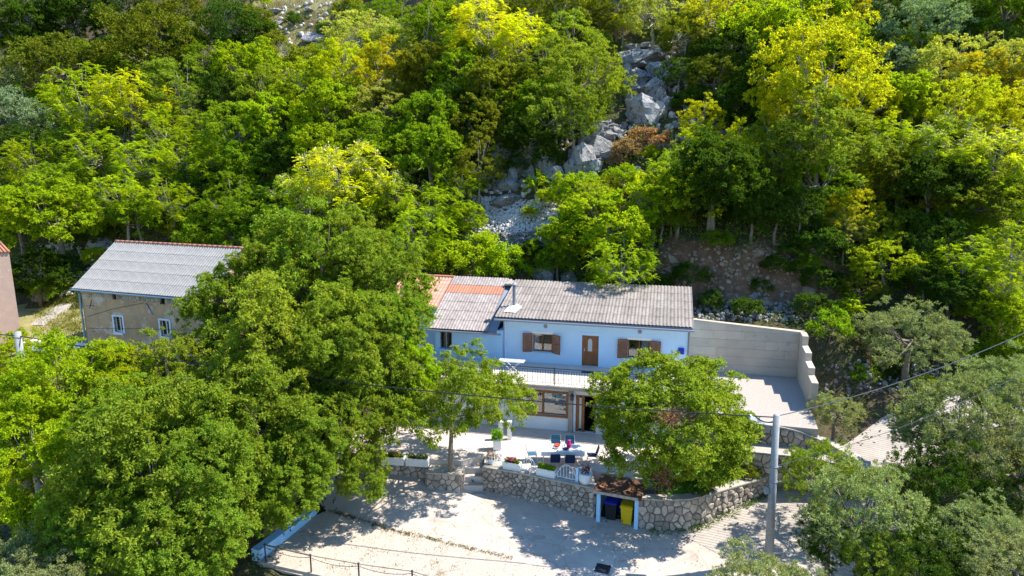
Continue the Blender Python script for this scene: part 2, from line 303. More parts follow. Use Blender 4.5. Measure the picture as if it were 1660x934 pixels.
def terr(x, y):
    x = np.asarray(x, float); y = np.asarray(y, float); u, v = huv(x, y)
    zs = [np.interp(v, k[0], k[1]) for k in PV]; uc = np.clip(u, UK[0], UK[-1] - 1e-6); idx = np.clip(np.searchsorted(UK, uc, side='right') - 1, 0, len(UK) - 2)
    U_ = np.array(UK); t = (uc - U_[idx]) / (U_[idx + 1] - U_[idx]); Z = np.stack(zs, -1)
    zh = np.take_along_axis(Z, idx[..., None], -1)[..., 0] * (1 - t) + np.take_along_axis(Z, (idx + 1)[..., None], -1)[..., 0] * t
    amp = np.clip((v - 9) / 8, 0, 1); zh = zh + amp * (fbm(x, y, .18, 3) * 1.0 + fbm(x, y, .8, 9) * .25)
    bk = np.exp(-((v - 9) / 1.3) ** 2) * ((u > 1) & (u < 18)); zh = zh + bk * (fbm(x, y, 1.1, 5) * .45 + fbm(x, y, 3.1, 2) * .16)
    zl = zlow(x, y); f0 = np.interp(u, UK, [7, 5, 4.5, 4.5, 4.5, 4, 2, .5]); t = np.clip((v - f0 + 1.5) / 1.5, 0, 1)
    return zl * (1 - t) + np.maximum(zh, zl * .0 + zh) * t
def hit(px, py, hc=0.0, t0=18, t1=160):
    d = ray(px, py); t = np.arange(t0, t1, .15); P = CP + d * t[:, None]; g = terr(P[:, 0], P[:, 1]) + hc
    k = np.argmax(P[:, 2] <= g); return P[k] if P[k, 2] <= g[k] else P[-1]
# polygons of the built surfaces (world XY)
ROAD = [at(530, 833, -1.5)[:2], at(620, 858, -1.5)[:2], at(830, 905, -1.6)[:2], at(905, 934, -1.7)[:2], (3.5, 22), (14, 22), (16.5, 26), (18, 29.5), (21.5, 33), (26, 35.5), (34, 37), (34, 40), (26, 39.3), (21, 37), (18.2, 35), (15, 33.4), (13.0, 32.5), (9.5, 30.6), (7, 30.4), (4, 31.2), (-1.5, 33.6), (-2.6, 33.8), (-5, 34.3), (-9.5, 35.5), (-10.5, 33)]
LOT = [at(530, 833, -1.5)[:2], at(620, 858, -1.5)[:2], at(830, 905, -1.6)[:2], at(905, 934, -1.7)[:2], (3.5, 22), (-6, 25.4), (-11.2, 27.2), (-10.6, 30)]
RAMP = [(7.4, 30.3), (9.9, 27.2), (16.5, 26), (18, 29.5), (21.5, 33), (26, 35.5), (34, 37), (34, 40), (26, 39.3), (21, 37), (18.2, 35), (15, 33.4), (13.0, 32.5), (9.5, 30.6)]
def inpoly(x, y, poly):
    x = np.asarray(x); c = np.zeros(x.shape, bool); n = len(poly)
    for i in range(n):
        x0, y0 = poly[i]; x1, y1 = poly[(i + 1) % n]
        k = ((y0 > y) != (y1 > y)) & (x < (x1 - x0) * (y - y0) / (y1 - y0 + 1e-12) + x0); c ^= k
    return c
def ground():
    xs = np.concatenate([np.arange(-260, -70, 12), np.arange(-70, 70, .7), np.arange(70, 261, 12)]); ys = np.concatenate([np.arange(-200, 8, 14), np.arange(8, 100, .7), np.arange(100, 190, 6)])
    X, Y = np.meshgrid(xs, ys); Z = terr(X, Y)
    near = inpoly(X, Y, ROAD) | inpoly(X, Y, LOT)
    Z = Z - np.where(near, .18, 0)
    n, m_ = X.shape; V = np.stack([X, Y, Z], -1).reshape(-1, 3); i = np.arange(n - 1)[:, None] * m_ + np.arange(m_ - 1)[None, :]
    F = np.stack([i, i + 1, i + m_ + 1, i + m_], -1).reshape(-1, 4)
    me = raw_mesh('hillside', V, F, M['soil'], True)
    me.materials.append(M['bank']); me.materials.append(M['grassy'])
    c = (V[F[:, 0]] + V[F[:, 2]]) / 2; u, v = huv(c[:, 0], c[:, 1]); mi = np.zeros(len(F), np.int32)
    mi[(u > 1.5) & (u < 17) & (v > 7.8) & (v < 10.6)] = 1
    px = 830 + FPX * c[:, 0] / (c[:, 1] * cos(PITCH) + (H - c[:, 2]) * sin(PITCH))
    mi[(c[:, 1] > 72) & (px > 420) & (px < 590)] = 2
    mi[(v < 8) & (c[:, 0] < -30)] = 2
    me.polygons.foreach_set('material_index', mi)
    tag(link('hillside', me), kind='structure')
ground()
def sheet(name, poly, m, lift, res=.45, kind='structure', label=None):
    import bmesh
    bm = bmesh.new(); P = np.array(poly); x0, y0 = P.min(0) - .01; x1, y1 = P.max(0) + .01
    vs = [bm.verts.new((float(a), float(b), 0)) for a, b in poly]; bm.faces.new(vs); 
    for k in range(int((x1 - x0) / res) + 1): bmesh.ops.bisect_plane(bm, geom=bm.verts[:] + bm.edges[:] + bm.faces[:], plane_co=(x0 + k * res, 0, 0), plane_no=(1, 0, 0))
    for k in range(int((y1 - y0) / res) + 1): bmesh.ops.bisect_plane(bm, geom=bm.verts[:] + bm.edges[:] + bm.faces[:], plane_co=(0, y0 + k * res, 0), plane_no=(0, 1, 0))
    bmesh.ops.recalc_face_normals(bm, faces=bm.faces)
    if bm.faces[:][0].normal.z < 0: bmesh.ops.reverse_faces(bm, faces=bm.faces)
    co = np.array([v.co[:] for v in bm.verts]); z = zlow(co[:, 0], co[:, 1]) + lift
    for v, zz in zip(bm.verts, z): v.co.z = float(zz)
    me = bpy.data.meshes.new(name); bm.to_mesh(me); bm.free(); me.materials.append(m)
    return tag(link(name, me), kind=kind)
sheet('road', ROAD, M['concrete_road'], 0)
sheet('gravel_lot', LOT, M['gravel'], .03)
sheet('road_ramp', RAMP, M['raked'], .012)
def ZR(x, y): return float(zlow(x, y))

# ---------------------------------------------------------------- terrace, lawn, parking pad (solid blocks)
WALLF = [(-1.5, 33.3), (0.5, 32.55), (2.4, 31.7), (4.02, 31.0)]       # front stone wall under the terrace
terr_poly = [(-10.5, 36.5), (-8.6, 34.9), (-4.5, 34.2), (-2.7, 33.9), (-1.45, 34.6), (-1.45, 33.5), (0.5, 32.75), (2.4, 31.9), (4.1, 31.2), (4.1, 32.9), (7.2, 31.6), (8, 34.5), (8.2, 37.5)]
p1 = hw(5.8, -3.5, 0); p0 = hw(-11, -3.5, 0)
terr_poly += [tuple(p1[:2]), tuple(p0[:2])]
tag(MB().prism(terr_poly, -2.2, 0.0).build('terrace', M['terrace']), kind='structure')
lawn_poly = [(7.25, 31.5), (7.0, 30.6), (8.2, 30.35), (9.4, 30.6), (11.2, 31.6), (13.1, 32.45), (14.2, 33.4), (13.4, 35), (8.1, 35.2)]
tag(MB().prism(lawn_poly, -2.0, -.06).build('lawn', M['lawn']), kind='structure')
PADZ = 2.4
q = [hw(5.9, -3.6, 0), hw(12.05, -6.1, 0), hw(12.2, -3.2, 0), hw(12.4, 1.9, 0), hw(5.9, 1.9, 0)]
pad_poly = [tuple(a[:2]) for a in [hw(8.4, -6.0, 0), hw(12.1, -6.15, 0), hw(12.28, -3.4, 0), hw(12.4, 1.95, 0), hw(5.85, 1.95, 0), hw(5.85, -3.4, 0)]]
tag(MB().prism(pad_poly, -1.5, PADZ).build('parking_pad', M['pad_gravel']), kind='structure')

# ---------------------------------------------------------------- stone walls with individual stones
def clip(poly, nx, ny, d):
    out = []
    for i in range(len(poly)):
        a = poly[i]; b = poly[(i + 1) % len(poly)]; da = a[0] * nx + a[1] * ny - d; db = b[0] * nx + b[1] * ny - d
        if da <= 0: out.append(a)
        if (da < 0) != (db < 0) and da != db:
            t = da / (da - db); out.append((a[0] + (b[0] - a[0]) * t, a[1] + (b[1] - a[1]) * t))
    return out
def voronoi(w_, h_, size, rg, asp=1.15):
    nx = max(1, round(w_ / (size * asp))); ny = max(1, round(h_ / size)); pts = []
    for j in range(ny):
        for i in range(nx): pts.append(((i + .5 + (.25 if j % 2 else -.25) + rg.uniform(-.46, .46)) * w_ / nx, (j + .5 + rg.uniform(-.46, .46)) * h_ / ny))
    cells = []
    for k, p in enumerate(pts):
        poly = [(0, 0), (w_, 0), (w_, h_), (0, h_)]
        for l, q_ in enumerate(pts):
            if l == k: continue
            dx, dy = q_[0] - p[0], q_[1] - p[1]
            if abs(dx) > 3.2 * size or abs(dy) > 3.2 * size: continue
            poly = clip(poly, dx, dy, (dx * (q_[0] + p[0]) + dy * (q_[1] + p[1])) / 2)
            if len(poly) < 3: break
        if len(poly) >= 3: cells.append(poly)
    return cells
def stone_wall(label, path, zb, zt, thick, size, seed=1, group=None, coping=True, name='stone_wall', cop_m='coping', joint=.022):
    rg = random.Random(seed); path = [np.array(p, float) for p in path]; seg = [np.linalg.norm(path[i + 1] - path[i]) for i in range(len(path) - 1)]; tot = sum(seg); cum = np.concatenate([[0], np.cumsum(seg)])
    root = thing(name, label, 'stone wall', (*path[0], 0), group=group); o0 = np.array([*path[0], 0])
    def at_s(s):
        i = min(max(int(np.searchsorted(cum, s) - 1), 0), len(seg) - 1); t = (s - cum[i]) / seg[i]; d = (path[i + 1] - path[i]) / seg[i]
        return path[i] + (path[i + 1] - path[i]) * t, np.array([d[1], -d[0]])
    def zz(s, f): b = np.interp(s, np.linspace(0, tot, len(zb)), zb); t = np.interp(s, np.linspace(0, tot, len(zt)), zt); return b + (t - b) * f
    ns = max(2, int(tot / .4)); core = MB(); cop = MB(); prev = None
    for k in range(ns + 1):
        s = tot * k / ns; p, n = at_s(s); a = p; b = p - n * thick
        sec = [(*(a - o0[:2]), zz(s, 0) - .35), (*(a - o0[:2]), zz(s, 1)), (*(b - o0[:2]), zz(s, 1)), (*(b - o0[:2]), zz(s, 0) - .35)]
        a2 = p + n * .09; b2 = b - n * .02; zc = zz(s, 1) + .004 + rg.uniform(0, .012)
        sec2 = [(*(a2 - o0[:2]), zc), (*(a2 - o0[:2]), zc + .07), (*(b2 - o0[:2]), zc + .07), (*(b2 - o0[:2]), zc)]
        if prev is not None:
            for m_, q0, q1 in ((core, prev[0], sec), (cop, prev[1], sec2)):
                m_.add(q0 + q1, [(0, 4, 5, 1), (1, 5, 6, 2), (2, 6, 7, 3), (3, 7, 4, 0)] + ([(0, 1, 2, 3)] if k == 1 else []) + ([(7, 6, 5, 4)] if k == ns else []))
        prev = (sec, sec2)
    core.build('mortar_core', M['mortar'], root)
    if coping: cop.build('coping', M[cop_m], root)
    hm = float(np.mean(zt) - np.mean(zb)) + .25
    def put(cells, f3, nm):
        for c in cells:
            c = np.array(c); cen = c.mean(0); n_ = len(c); dd = np.linalg.norm(c - cen, axis=1).mean()
            if dd < .06: continue
            sh = 1 - joint / dd; r0 = cen + (c - cen) * sh; r1 = cen + (c - cen) * sh * .93; r2 = cen + (c - cen) * sh * .62; bulge = rg.uniform(.02, .11)
            V = [f3(p, -.01) for p in r0] + [f3(p, bulge * .6) for p in r1] + [f3(p, bulge + rg.uniform(-.012, .012)) for p in r2]
            F = [(i, (i + 1) % n_, n_ + (i + 1) % n_, n_ + i) for i in range(n_)] + [(n_ + i, n_ + (i + 1) % n_, 2 * n_ + (i + 1) % n_, 2 * n_ + i) for i in range(n_)] + [tuple(range(2 * n_, 3 * n_))]
            link('stone', raw_mesh('stone', V, F, M['stone']), root)
    def f3(p, d):
        s = min(max(p[0], 0), tot); P_, n = at_s(s); P_ = P_ + n * d; z = zz(s, 0) - .22 + (zz(s, 1) - zz(s, 0) + .22) * p[1] / hm
        return (P_[0] - o0[0], P_[1] - o0[1], z)
    put(voronoi(tot, hm, size, rg), f3, 'stone')
    # end face
    for (end, sgn) in ((0, -1), (tot, 1)):
        p, n = at_s(end); d = np.array([-n[1], n[0]]) * sgn
        def fe(q_, dd, p=p, n=n, d=d, end=end): P_ = p - n * q_[0] + d * dd; return (P_[0] - o0[0], P_[1] - o0[1], zz(end, 0) - .2 + (zz(end, 1) - zz(end, 0) + .2) * q_[1] / hm)
        if thick > .25: put([c if sgn > 0 else c[::-1] for c in voronoi(thick, hm, size, rg)], fe, 'stone')
    return root
stone_wall('rough stone retaining wall under the dining terrace, ending at the bin shelter', WALLF, [-1.42, -1.5, -1.55, -1.66], [-.05, -.05, -.05, -.05], .4, .25, 3)
stone_wall('long stone retaining wall with pale coping curving along the raked ramp below the lawn', [(5.95, 30.15), (7.2, 29.95), (8.3, 29.95), (9.35, 30.3), (11.2, 31.25), (13.1, 32.25), (13.9, 33.1)], [-1.72, -1.72, -1.68, -1.5, -1.15, -.85, -.7], [-.12, -.1, -.03, .0, .0, -.02, -.05], .4, .3, 5)
stone_wall('shaded stone wall carrying the row of white planter boxes', [(-8.4, 34.5), (-4.5, 33.95)], [-1.45, -1.35], [-.35, -.3], .5, .36, 6)
stone_wall('low stone pillar block at the foot of the thin tree beside the steps', [(-4.45, 33.25), (-2.65, 32.95)], [-1.42, -1.4], [-.35, -.3], .95, .34, 7)
t1 = hw(8.0, -6.0, 0)[:2]; t2 = hw(12.1, -6.15, 0)[:2]
stone_wall('upper stone wall at the edge of the gravel parking pad, behind the tall pole', [t1, t2, t2 + np.array([.9, -.5]), t2 + np.array([1.6, -1.2])], [1.3, 1.3, 1.1, .9], [2.36, 2.36, 2.2, 1.7, 1.2], .5, .36, 8)
stone_wall('lower stone wall one step below the parking pad wall, half hidden by olive bushes', [t1 + np.array([.1, -1.1]), t2 + np.array([0, -1.1]), t2 + np.array([1.9, -1.9])], [.0, .0, .1], [1.25, 1.25, 1.0], 1.2, .38, 9)

# steps up to the terrace
st = thing('garden_steps', 'shaded concrete steps climbing between the two stone walls to the terrace', 'steps', (-2.1, 33.2, -1.4))
for k in range(4):
    MB().bbox(-.55, .6, -.35 + k * .34, 1.6, k * .33 - .4, .05 + k * .33, .02).build('step', M['path'], st)

# ---------------------------------------------------------------- corrugated roofs
def sheet_mesh(name, w_, l_, nw, amp, m, seg=6, sl=0.0):
    n = nw * seg; V = []; F = []
    for k in range(n + 1):
        x = w_ * k / n; z = amp * (abs(cos(pi * nw * k / n)) ** .8 if seg > 4 else .5 + .5 * cos(2 * pi * nw * k / n)); V += [(x, 0, z + .012), (x, l_, z - .0)]
    for k in range(n): F.append((2 * k, 2 * k + 2, 2 * k + 3, 2 * k + 1))
    b = len(V); V += [(0, 0, -.005 + .0), (w_, 0, -.005)]
    me = raw_mesh(name, V, F, m, True); return me
def roof(parent, P0, along, up, W_, L_, cols, rows, nw, amp, m, name='roof_sheet', seg=4, special=None):
    """P0 lower left corner; along/up unit vectors (Vector)"""
    along = Vector(along).normalized(); up = Vector(up).normalized(); nrm = along.cross(up).normalized()
    me = sheet_mesh(name, W_ / cols, L_ / rows * 1.06, nw, amp, m, seg); base = MB()
    rg = random.Random(len(name) + cols)
    for r_ in range(rows):
        for c in range(cols):
            P = Vector(P0) + along * (W_ / cols * c) + up * (L_ / rows * r_) + nrm * (.03 + rg.uniform(0, .006))
            mt = Matrix((along, up, nrm)).transposed().to_4x4(); mt.translation = P
            mm = me
            if special and special(r_, c):
                mm = special(r_, c)
            o = link(name, mm, parent); o.matrix_local = mt @ Matrix.Rotation(-.004 + rg.uniform(-.002, .002), 4, 'X')
    V = []
    for (a, b_) in ((0.02, 0.02), (W_ - .02, 0.02), (W_ - .02, L_), (0.02, L_)):
        V.append(Vector(P0) + along * a + up * b_)
    V2 = [v - nrm * .1 for v in V]
    return MB().add([tuple(v) for v in V + V2], [(0, 1, 2, 3), (7, 6, 5, 4), (0, 4, 5, 1), (1, 5, 6, 2), (2, 6, 7, 3), (3, 7, 4, 0)])

# ---------------------------------------------------------------- the white-blue house
HS = thing('white_house', 'white two storey house tinted shade blue, with grey corrugated roof and balcony', 'house', tuple(HO), -YAW)
FZ = 2.88
W1 = (-3.65, -2.42, 3.62, 4.78); W2 = (2.27, 3.6, 3.6, 4.75); DR = (-.55, .48, FZ, 4.86)
lw = atv(852, 632, -3.6), atv(922, 668, -3.6)
LW = (-3.75, lw[1][0] - .12, .93, 2.28)
def shell(name, u0, u1, v0, v1, z0, z1, holes, m, parent=HS, back=True):
    mb = MB(); holes_wall(mb, u0, u1, z0, z1, v0, v0 + .25, holes)
    mb.box(u0, u0 + .25, v0 + .251, v1, z0, z1); mb.box(u1 - .25, u1, v0 + .251, v1, z0, z1); mb.box(u0 + .251, u1 - .251, v1 - .25, v1, z0, z1)
    return mb.build(name, m, parent)
shell('upper_wall', -5.54, 5.78, 0, 4.95, FZ - .9, 5.9, [W1, W2, DR], M['shade_blue_wall'])
# gable fill under the roof
MB().add([(-5.54, 0, 5.905), (5.78, 0, 5.905), (5.78, 4.9, 6.88), (-5.54, 4.9, 6.88), (5.78, 4.9, 5.905), (-5.54, 4.9, 5.905)], [(0, 1, 2, 3), (1, 4, 2), (0, 3, 5), (3, 2, 4, 5)]).build('gable_wall', M['shade_blue_wall'], HS)
AW = (-9.7, -8.88, 3.5, 4.72)
shell('annex_wall', -10.0, -5.55, -.3, 4.9, FZ - .9, 4.92, [AW], M['annex_wall'])
DL = (-.42, .75, 0.02, 2.3)
shell('lower_wall', -9.9, 5.78, -3.6, -.01, 0, 2.66, [LW, DL, (2.4, 3.8, .9, 2.2)], M['white_render'])
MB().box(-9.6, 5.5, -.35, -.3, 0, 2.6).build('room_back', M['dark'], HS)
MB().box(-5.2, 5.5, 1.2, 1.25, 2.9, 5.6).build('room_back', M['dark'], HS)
sb = MB(); sb.box(-9.95, 5.8, -4.05, -.005, 2.665, FZ - .035); sb.build('balcony_slab', M['coping'], HS)
# balcony tiles (individually built)
tl = MB().bbox(0, .495, 0, .495, 0, .03, .006).mesh('tile', M['balcony_tile'])
for i in range(31):
    for j in range(8): link('tile', tl, HS, (-9.9 + i * .502, -4.02 + j * .502, FZ - .032))
ed = MB()
for i in range(150):
    u0 = -9.9 + i * .1045; ed.tube([(u0 + .05, -4.12, FZ - .02), (u0 + .05, -4.03, FZ + .004)], .045, 6)
tag(ed.build('tile_nosing', M['balcony_tile'], HS), kind='stuff')
# trims round the openings
for (a, b, c, d) in ((W1[0] - .1, W1[1] + .1, W1[3], W1[3] + .16), (W2[0] - .1, W2[1] + .1, W2[3], W2[3] + .16)):
    MB().box(a, b, -.02, .0, c, d).build('lintel_band', M['white_paint'], HS)
tm = MB(); tm.box(DR[0] - .2, DR[0], -.025, 0, FZ, DR[3] + .2); tm.box(DR[1], DR[1] + .2, -.025, 0, FZ, DR[3] + .2); tm.box(DR[0], DR[1], -.025, 0, DR[3], DR[3] + .2); tm.build('door_surround', M['shade_blue_wall'], HS)
# front door
fr = MB(); a, b, c, d = DR; fr.box(a + .003, a + .1, .04, .16, c + .003, d - .003); fr.box(b - .1, b - .003, .04, .16, c + .003, d - .003); fr.box(a + .1, b - .1, .04, .16, d - .1, d - .003)
dfr = fr.build('door', M['wood_brown'], HS)
lf = MB().box(a + .102, b - .102, .07, .12, c + .02, d - .102); 
for (x0, x1, z0, z1) in ((a + .2, b - .2, c + .15, c + .45), (a + .2, (a + b) / 2 - .03, c + .52, c + .8), ((a + b) / 2 + .03, b - .2, c + .52, c + .8)): lf.bbox(x0, x1, .055, .07, z0, z1, .005)
lf.build('door_leaf', M['wood_brown'], dfr)
mid = (a + b) / 2 - .02; arch = [(mid - .13, c + .95), (mid + .13, c + .95), (mid + .13, c + 1.6)] + [(mid + .13 * cos(t), c + 1.6 + .16 * sin(t)) for t in np.linspace(.2, pi - .2, 7)] + [(mid - .13, c + 1.6)]
n_ = len(arch); MB().add([(p[0], .05, p[1]) for p in arch] + [(p[0], .068, p[1]) for p in arch], [tuple(range(n_))] + [(i, n_ + i, n_ + (i + 1) % n_, (i + 1) % n_) for i in range(n_)]).build('pane', M['frosted'], dfr)
MB().box(a + .13, a + .16, .02, .07, c + .95, c + 1.1).build('handle', M['alu'], dfr)
def window(par, W, v, shut=True, m='wood_brown', mull=1, name='window', curtain=False, sill=True):
    a, b, c, d = W; f_ = .06; mb = MB(); mb.box(a + .003, b - .003, v, v + .07, c + .003, c + f_); mb.box(a + .003, b - .003, v, v + .07, d - f_, d - .003)
    mb.box(a + .003, a + f_, v, v + .07, c + f_, d - f_); mb.box(b - f_, b - .003, v, v + .07, c + f_, d - f_)
    for k in range(mull): x = a + (b - a) * (k + 1) / (mull + 1); mb.box(x - .03, x + .03, v, v + .07, c + f_, d - f_)
    w_ = mb.build(name, M[m], par)
    for k in range(mull + 1):
        x0 = a + (b - a) * k / (mull + 1) + .03; x1 = a + (b - a) * (k + 1) / (mull + 1) - .03
        MB().box(x0 + .031, x1 - .031, v + .03, v + .04, c + f_ + .001, d - f_ - .001).build('pane', M['glass'], w_)
    if sill: MB().bbox(a - .08, b + .08, v - .28, v + .0, c - .05, c - .002, .01).build('sill', M['annex_wall'], w_)
    return w_
window(HS, W1, .12); window(HS, W2, .12)
for W, angs in ((W1, (12, 28)), (W2, (8, 8))):
    for side in (0, 1):
        sh = MB(); sw = .64; hh = W[3] - W[2] + .06; z0 = W[2] - .03; s_ = -1 if side == 0 else 1
        rot = Matrix.Rotation(R(angs[side]) * (1 if side == 0 else -1), 4, 'Z'); piv = Matrix.Translation((W[side], -.03, 0))
        def sx(x0, x1, y0, y1, za, zb_, s_=s_, piv=piv, rot=rot): sh.box(min(s_ * x0, s_ * x1), max(s_ * x0, s_ * x1), -y1, -y0, za, zb_, piv @ rot)
        sx(0.01, .08, 0, .045, z0, z0 + hh); sx(sw - .07, sw, 0, .045, z0, z0 + hh); sx(.08, sw - .07, 0, .045, z0, z0 + .08); sx(.08, sw - .07, 0, .045, z0 + hh - .08, z0 + hh); sx(.08, sw - .07, .0, .045, z0 + hh / 2 - .04, z0 + hh / 2 + .03)
        nl = 16
        for k in range(nl):
            zc = z0 + .1 + (hh - .2) * (k + .5) / nl; sx(.08, sw - .07, .01, .035, zc - .022, zc + .02)
        sh.build('shutter', M['wood_brown'], HS)
def curtain(par, u0, u1, v, z0, z1, m):
    mb = MB(); n = max(4, int((u1 - u0) / .06)); V = []
    for k in range(n + 1): x = u0 + (u1 - u0) * k / n; V += [(x, v + .02 * (k % 2), z0), (x, v + .02 * (k % 2), z1)]
    mb.add(V, [(2 * k, 2 * k + 2, 2 * k + 3, 2 * k + 1) for k in range(n)]); mb.build('curtain', M[m], par)
curtain(HS, W1[0] + .05, W1[0] + .35, .3, W1[2], W1[3], 'curtain'); curtain(HS, W2[0] + .8, W2[1] - .05, .3, W2[2], W2[3], 'curtain'); curtain(HS, AW[0], AW[1], .05, AW[2], AW[3], 'lace')
curtain(HS, (LW[0] + LW[1]) / 2 + .05, LW[1] - .06, -3.34, LW[2], LW[3], 'curtain')
aw = window(HS, AW, -.22, m='zincblue', mull=1)
# lower window, wide, and glazed door
wl = window(HS, LW, -3.52, mull=1, sill=False)
a, b, c, d = LW
bd = MB(); bd.box(a - .08, b + .08, -3.66, -3.6, c - .12, c - .0); bd.box(a - .08, b + .08, -3.66, -3.6, d, d + .12); bd.box(b, b + .09, -3.66, -3.6, c, d); bd.build('window_surround', M['wood_brown'], HS)
pil = MB(); pil.bbox(b + .1, b + .36, -3.72, -3.6, 0, 2.66, .005); pl_ = pil.build('brick_pilaster', M['mortar'], HS)
bk = MB().bbox(0, .118, 0, .02, 0, .052, .004).mesh('brick', M['coping'])
for j in range(42):
    for i in range(2): link('brick', bk, pl_, (b + .105 + i * .124 + (0 if j % 2 else 0.003), -3.735, .01 + j * .063))
a, b, c, d = DL
gd = MB(); gd.box(a + .004, a + .09, -3.55, -3.45, c, d - .004); gd.box(b - .09, b - .004, -3.55, -3.45, c, d - .004); gd.box(a + .09, b - .09, -3.55, -3.45, d - .09, d - .004); gd.box(a + .42, a + .5, -3.55, -3.45, c, d - .09)
gdo = gd.build('door', M['wood_brown'], HS); MB().box(a + .091, a + .2, -3.53, -3.48, c, d - .091).build('door_stile', M['wood_brown'], gdo); MB().box(a + .33, a + .419, -3.53, -3.48, c, d - .091).build('door_stile', M['wood_brown'], gdo)
MB().box(a + .201, a + .329, -3.52, -3.5, c + .2, d - .2).build('pane', M['frosted'], gdo)
# wall lantern by the door, and two small oval eaves lamps
ln = MB(); lx = atv(928, 634, -3.75)[0]; ln.box(lx - .09, lx + .09, -3.93, -3.76, 2.02, 2.3); ln.lathe([(.14, 0), (.02, .12)], (lx, -3.85, 2.3), 8); ln.tube([(lx, -3.74, 2.2), (lx, -3.85, 2.42)], .015); ln.build('wall_lantern', M['iron'], HS)
for u in (-2.85, 2.95):
    o_ = MB(); o_.tube([(u, -.001, 5.28), (u, -.06, 5.28)], [.13, .1], 12); o_.build('eaves_lamp', M['shade_grey'], HS, scale=(1, 1, 1))
MB().bbox(5.25, 5.6, -.1, -.001, 4.05, 4.42, .01).build('meter_box', M['signblue'], HS)
# main roof
rl = math.hypot(5.93, 1.21); upv = (0, 5.93 / rl, 1.21 / rl)
white_sheet = None
b_ = roof(HS, (-5.85, -.95, 5.9), (1, 0, 0), upv, 11.9, rl, 14, 5, 4, .07, M['roof_grey'], seg=5)
b_.build('roof_board', M['zinc'], HS)
# ridge and back slope
MB().add([(-5.85, 4.98, 7.16), (6.05, 4.98, 7.16), (6.05, 8.0, 6.2), (-5.85, 8.0, 6.2), (-5.85, 4.98, 7.0), (6.05, 4.98, 7.0), (6.05, 8, 6.05), (-5.85, 8, 6.05)], [(0, 1, 2, 3), (7, 6, 5, 4), (0, 4, 5, 1), (1, 5, 6, 2), (2, 6, 7, 3), (3, 7, 4, 0)]).build('rear_roof', M['roof_grey'], HS)
MB().tube([(-5.9, -1.03, 5.8), (6.08, -1.03, 5.76)], .065, 8).build('gutter', M['zinc'], HS)
MB().tube([(5.9, -1.0, 5.76), (5.86, -.1, 5.4), (5.86, -.08, 2.9)], .045, 8).build('downpipe', M['zinc'], HS)
MB().box(-5.7, 5.9, -.93, -.005, 5.76, 5.8).build('soffit', M['white_paint'], HS)
# annex roof, with its row of red tiles
al = math.hypot(5.9, 2.25); aup = Vector((0, 5.9 / al, 2.25 / al))
red_me = sheet_mesh('roof_tile', 3.95 / 5, al / 6 * 1.06, 4, .06, M['terracotta'], 5)
b_ = roof(HS, (-10.3, -.9, 4.93), (1, 0, 0), aup, 3.95, al, 5, 6, 4, .06, M['roof_dirty'], seg=5, special=lambda r_, c: red_me if r_ == 4 and c < 5 else None)
b_.build('annex_roof_board', M['zinc'], HS)
MB().add([(-6.36, -.8, 4.98), (-5.8, -.8, 4.98), (-5.8, 4.9, 7.0), (-6.36, 4.9, 7.1), (-6.36, -.8, 4.8), (-5.8, -.8, 4.8)], [(0, 1, 2, 3), (4, 5, 1, 0)]).build('valley_shade_panel', M['zinc'], HS)  # dark panel standing in for the shaded gap between the two roofs
MB().tube([(-10.3, -.95, 4.86), (-5.5, -.95, 4.84)], .06, 8).build('gutter', M['zinc'], HS)
for k in range(3):
    MB().bbox(-6.4 + k * .26, -6.17 + k * .26, 3.9, 5.1, 6.95, 7.12, .05).build('ridge_cap', M['roof_dirty'], HS)
rc = MB().tube([(0, 0, 0), (.0, 1.0, 0)], [.12, .1], 8).mesh('ridge_cap', M['roof_dirty'], True)
for k in range(20): link('ridge_cap', rc, HS, (-10.1 + k * .2, 4.6, 7.0 + .02))
# red roof wing further left
b_ = roof(HS, (-14.2, 1.4, 5.75), (1, 0, 0), (0, cos(R(20)), sin(R(20))), 3.8, 3.9, 4, 8, 4, .06, M['terracotta_pale'], name='roof_tile', seg=5)
b_.build('wing_roof_board', M['terracotta_pale'], HS)
MB().tube([(-14.2, 5.1, 7.18), (-10.35, 5.1, 7.15)], .13, 8).build('ridge_tile', M['terracotta'], HS)
MB().box(-14.0, -10.02, 1.6, 5.0, 0, 5.7).build('wing_wall', M['shade_blue_wall'], HS)
# stove pipe and white flashing patch
cx_, cz_ = atv(838, 500, .9); cx_ = -5.02
ch = MB(); ch.tube([(cx_, .75, 6.1), (cx_, .75, 7.6)], .11, 10); ch.lathe([(.11, 0), (.2, .06), (.2, .1), (.04, .22)], (cx_, .75, 7.62), 10); ch.tube([(cx_, .75, 7.5), (cx_, .75, 7.64)], .06, 8)
chm = ch.build('stove_pipe', M['zinc'], HS)
fl = MB(); fl.add([(cx_ - .45, -.3, 6.17), (cx_ + .35, -.35, 6.16), (cx_ + .55, .5, 6.34), (cx_ + .2, .9, 6.42), (cx_ - .25, .6, 6.36)], [(0, 1, 2, 3, 4)]); fl.build('flashing_patch', M['white_paint'], chm)
MB().tube([(-5.42, -.05, 5.7), (-5.42, -.05, 2.9)], .035, 8).build('downpipe', M['white_paint'], HS)
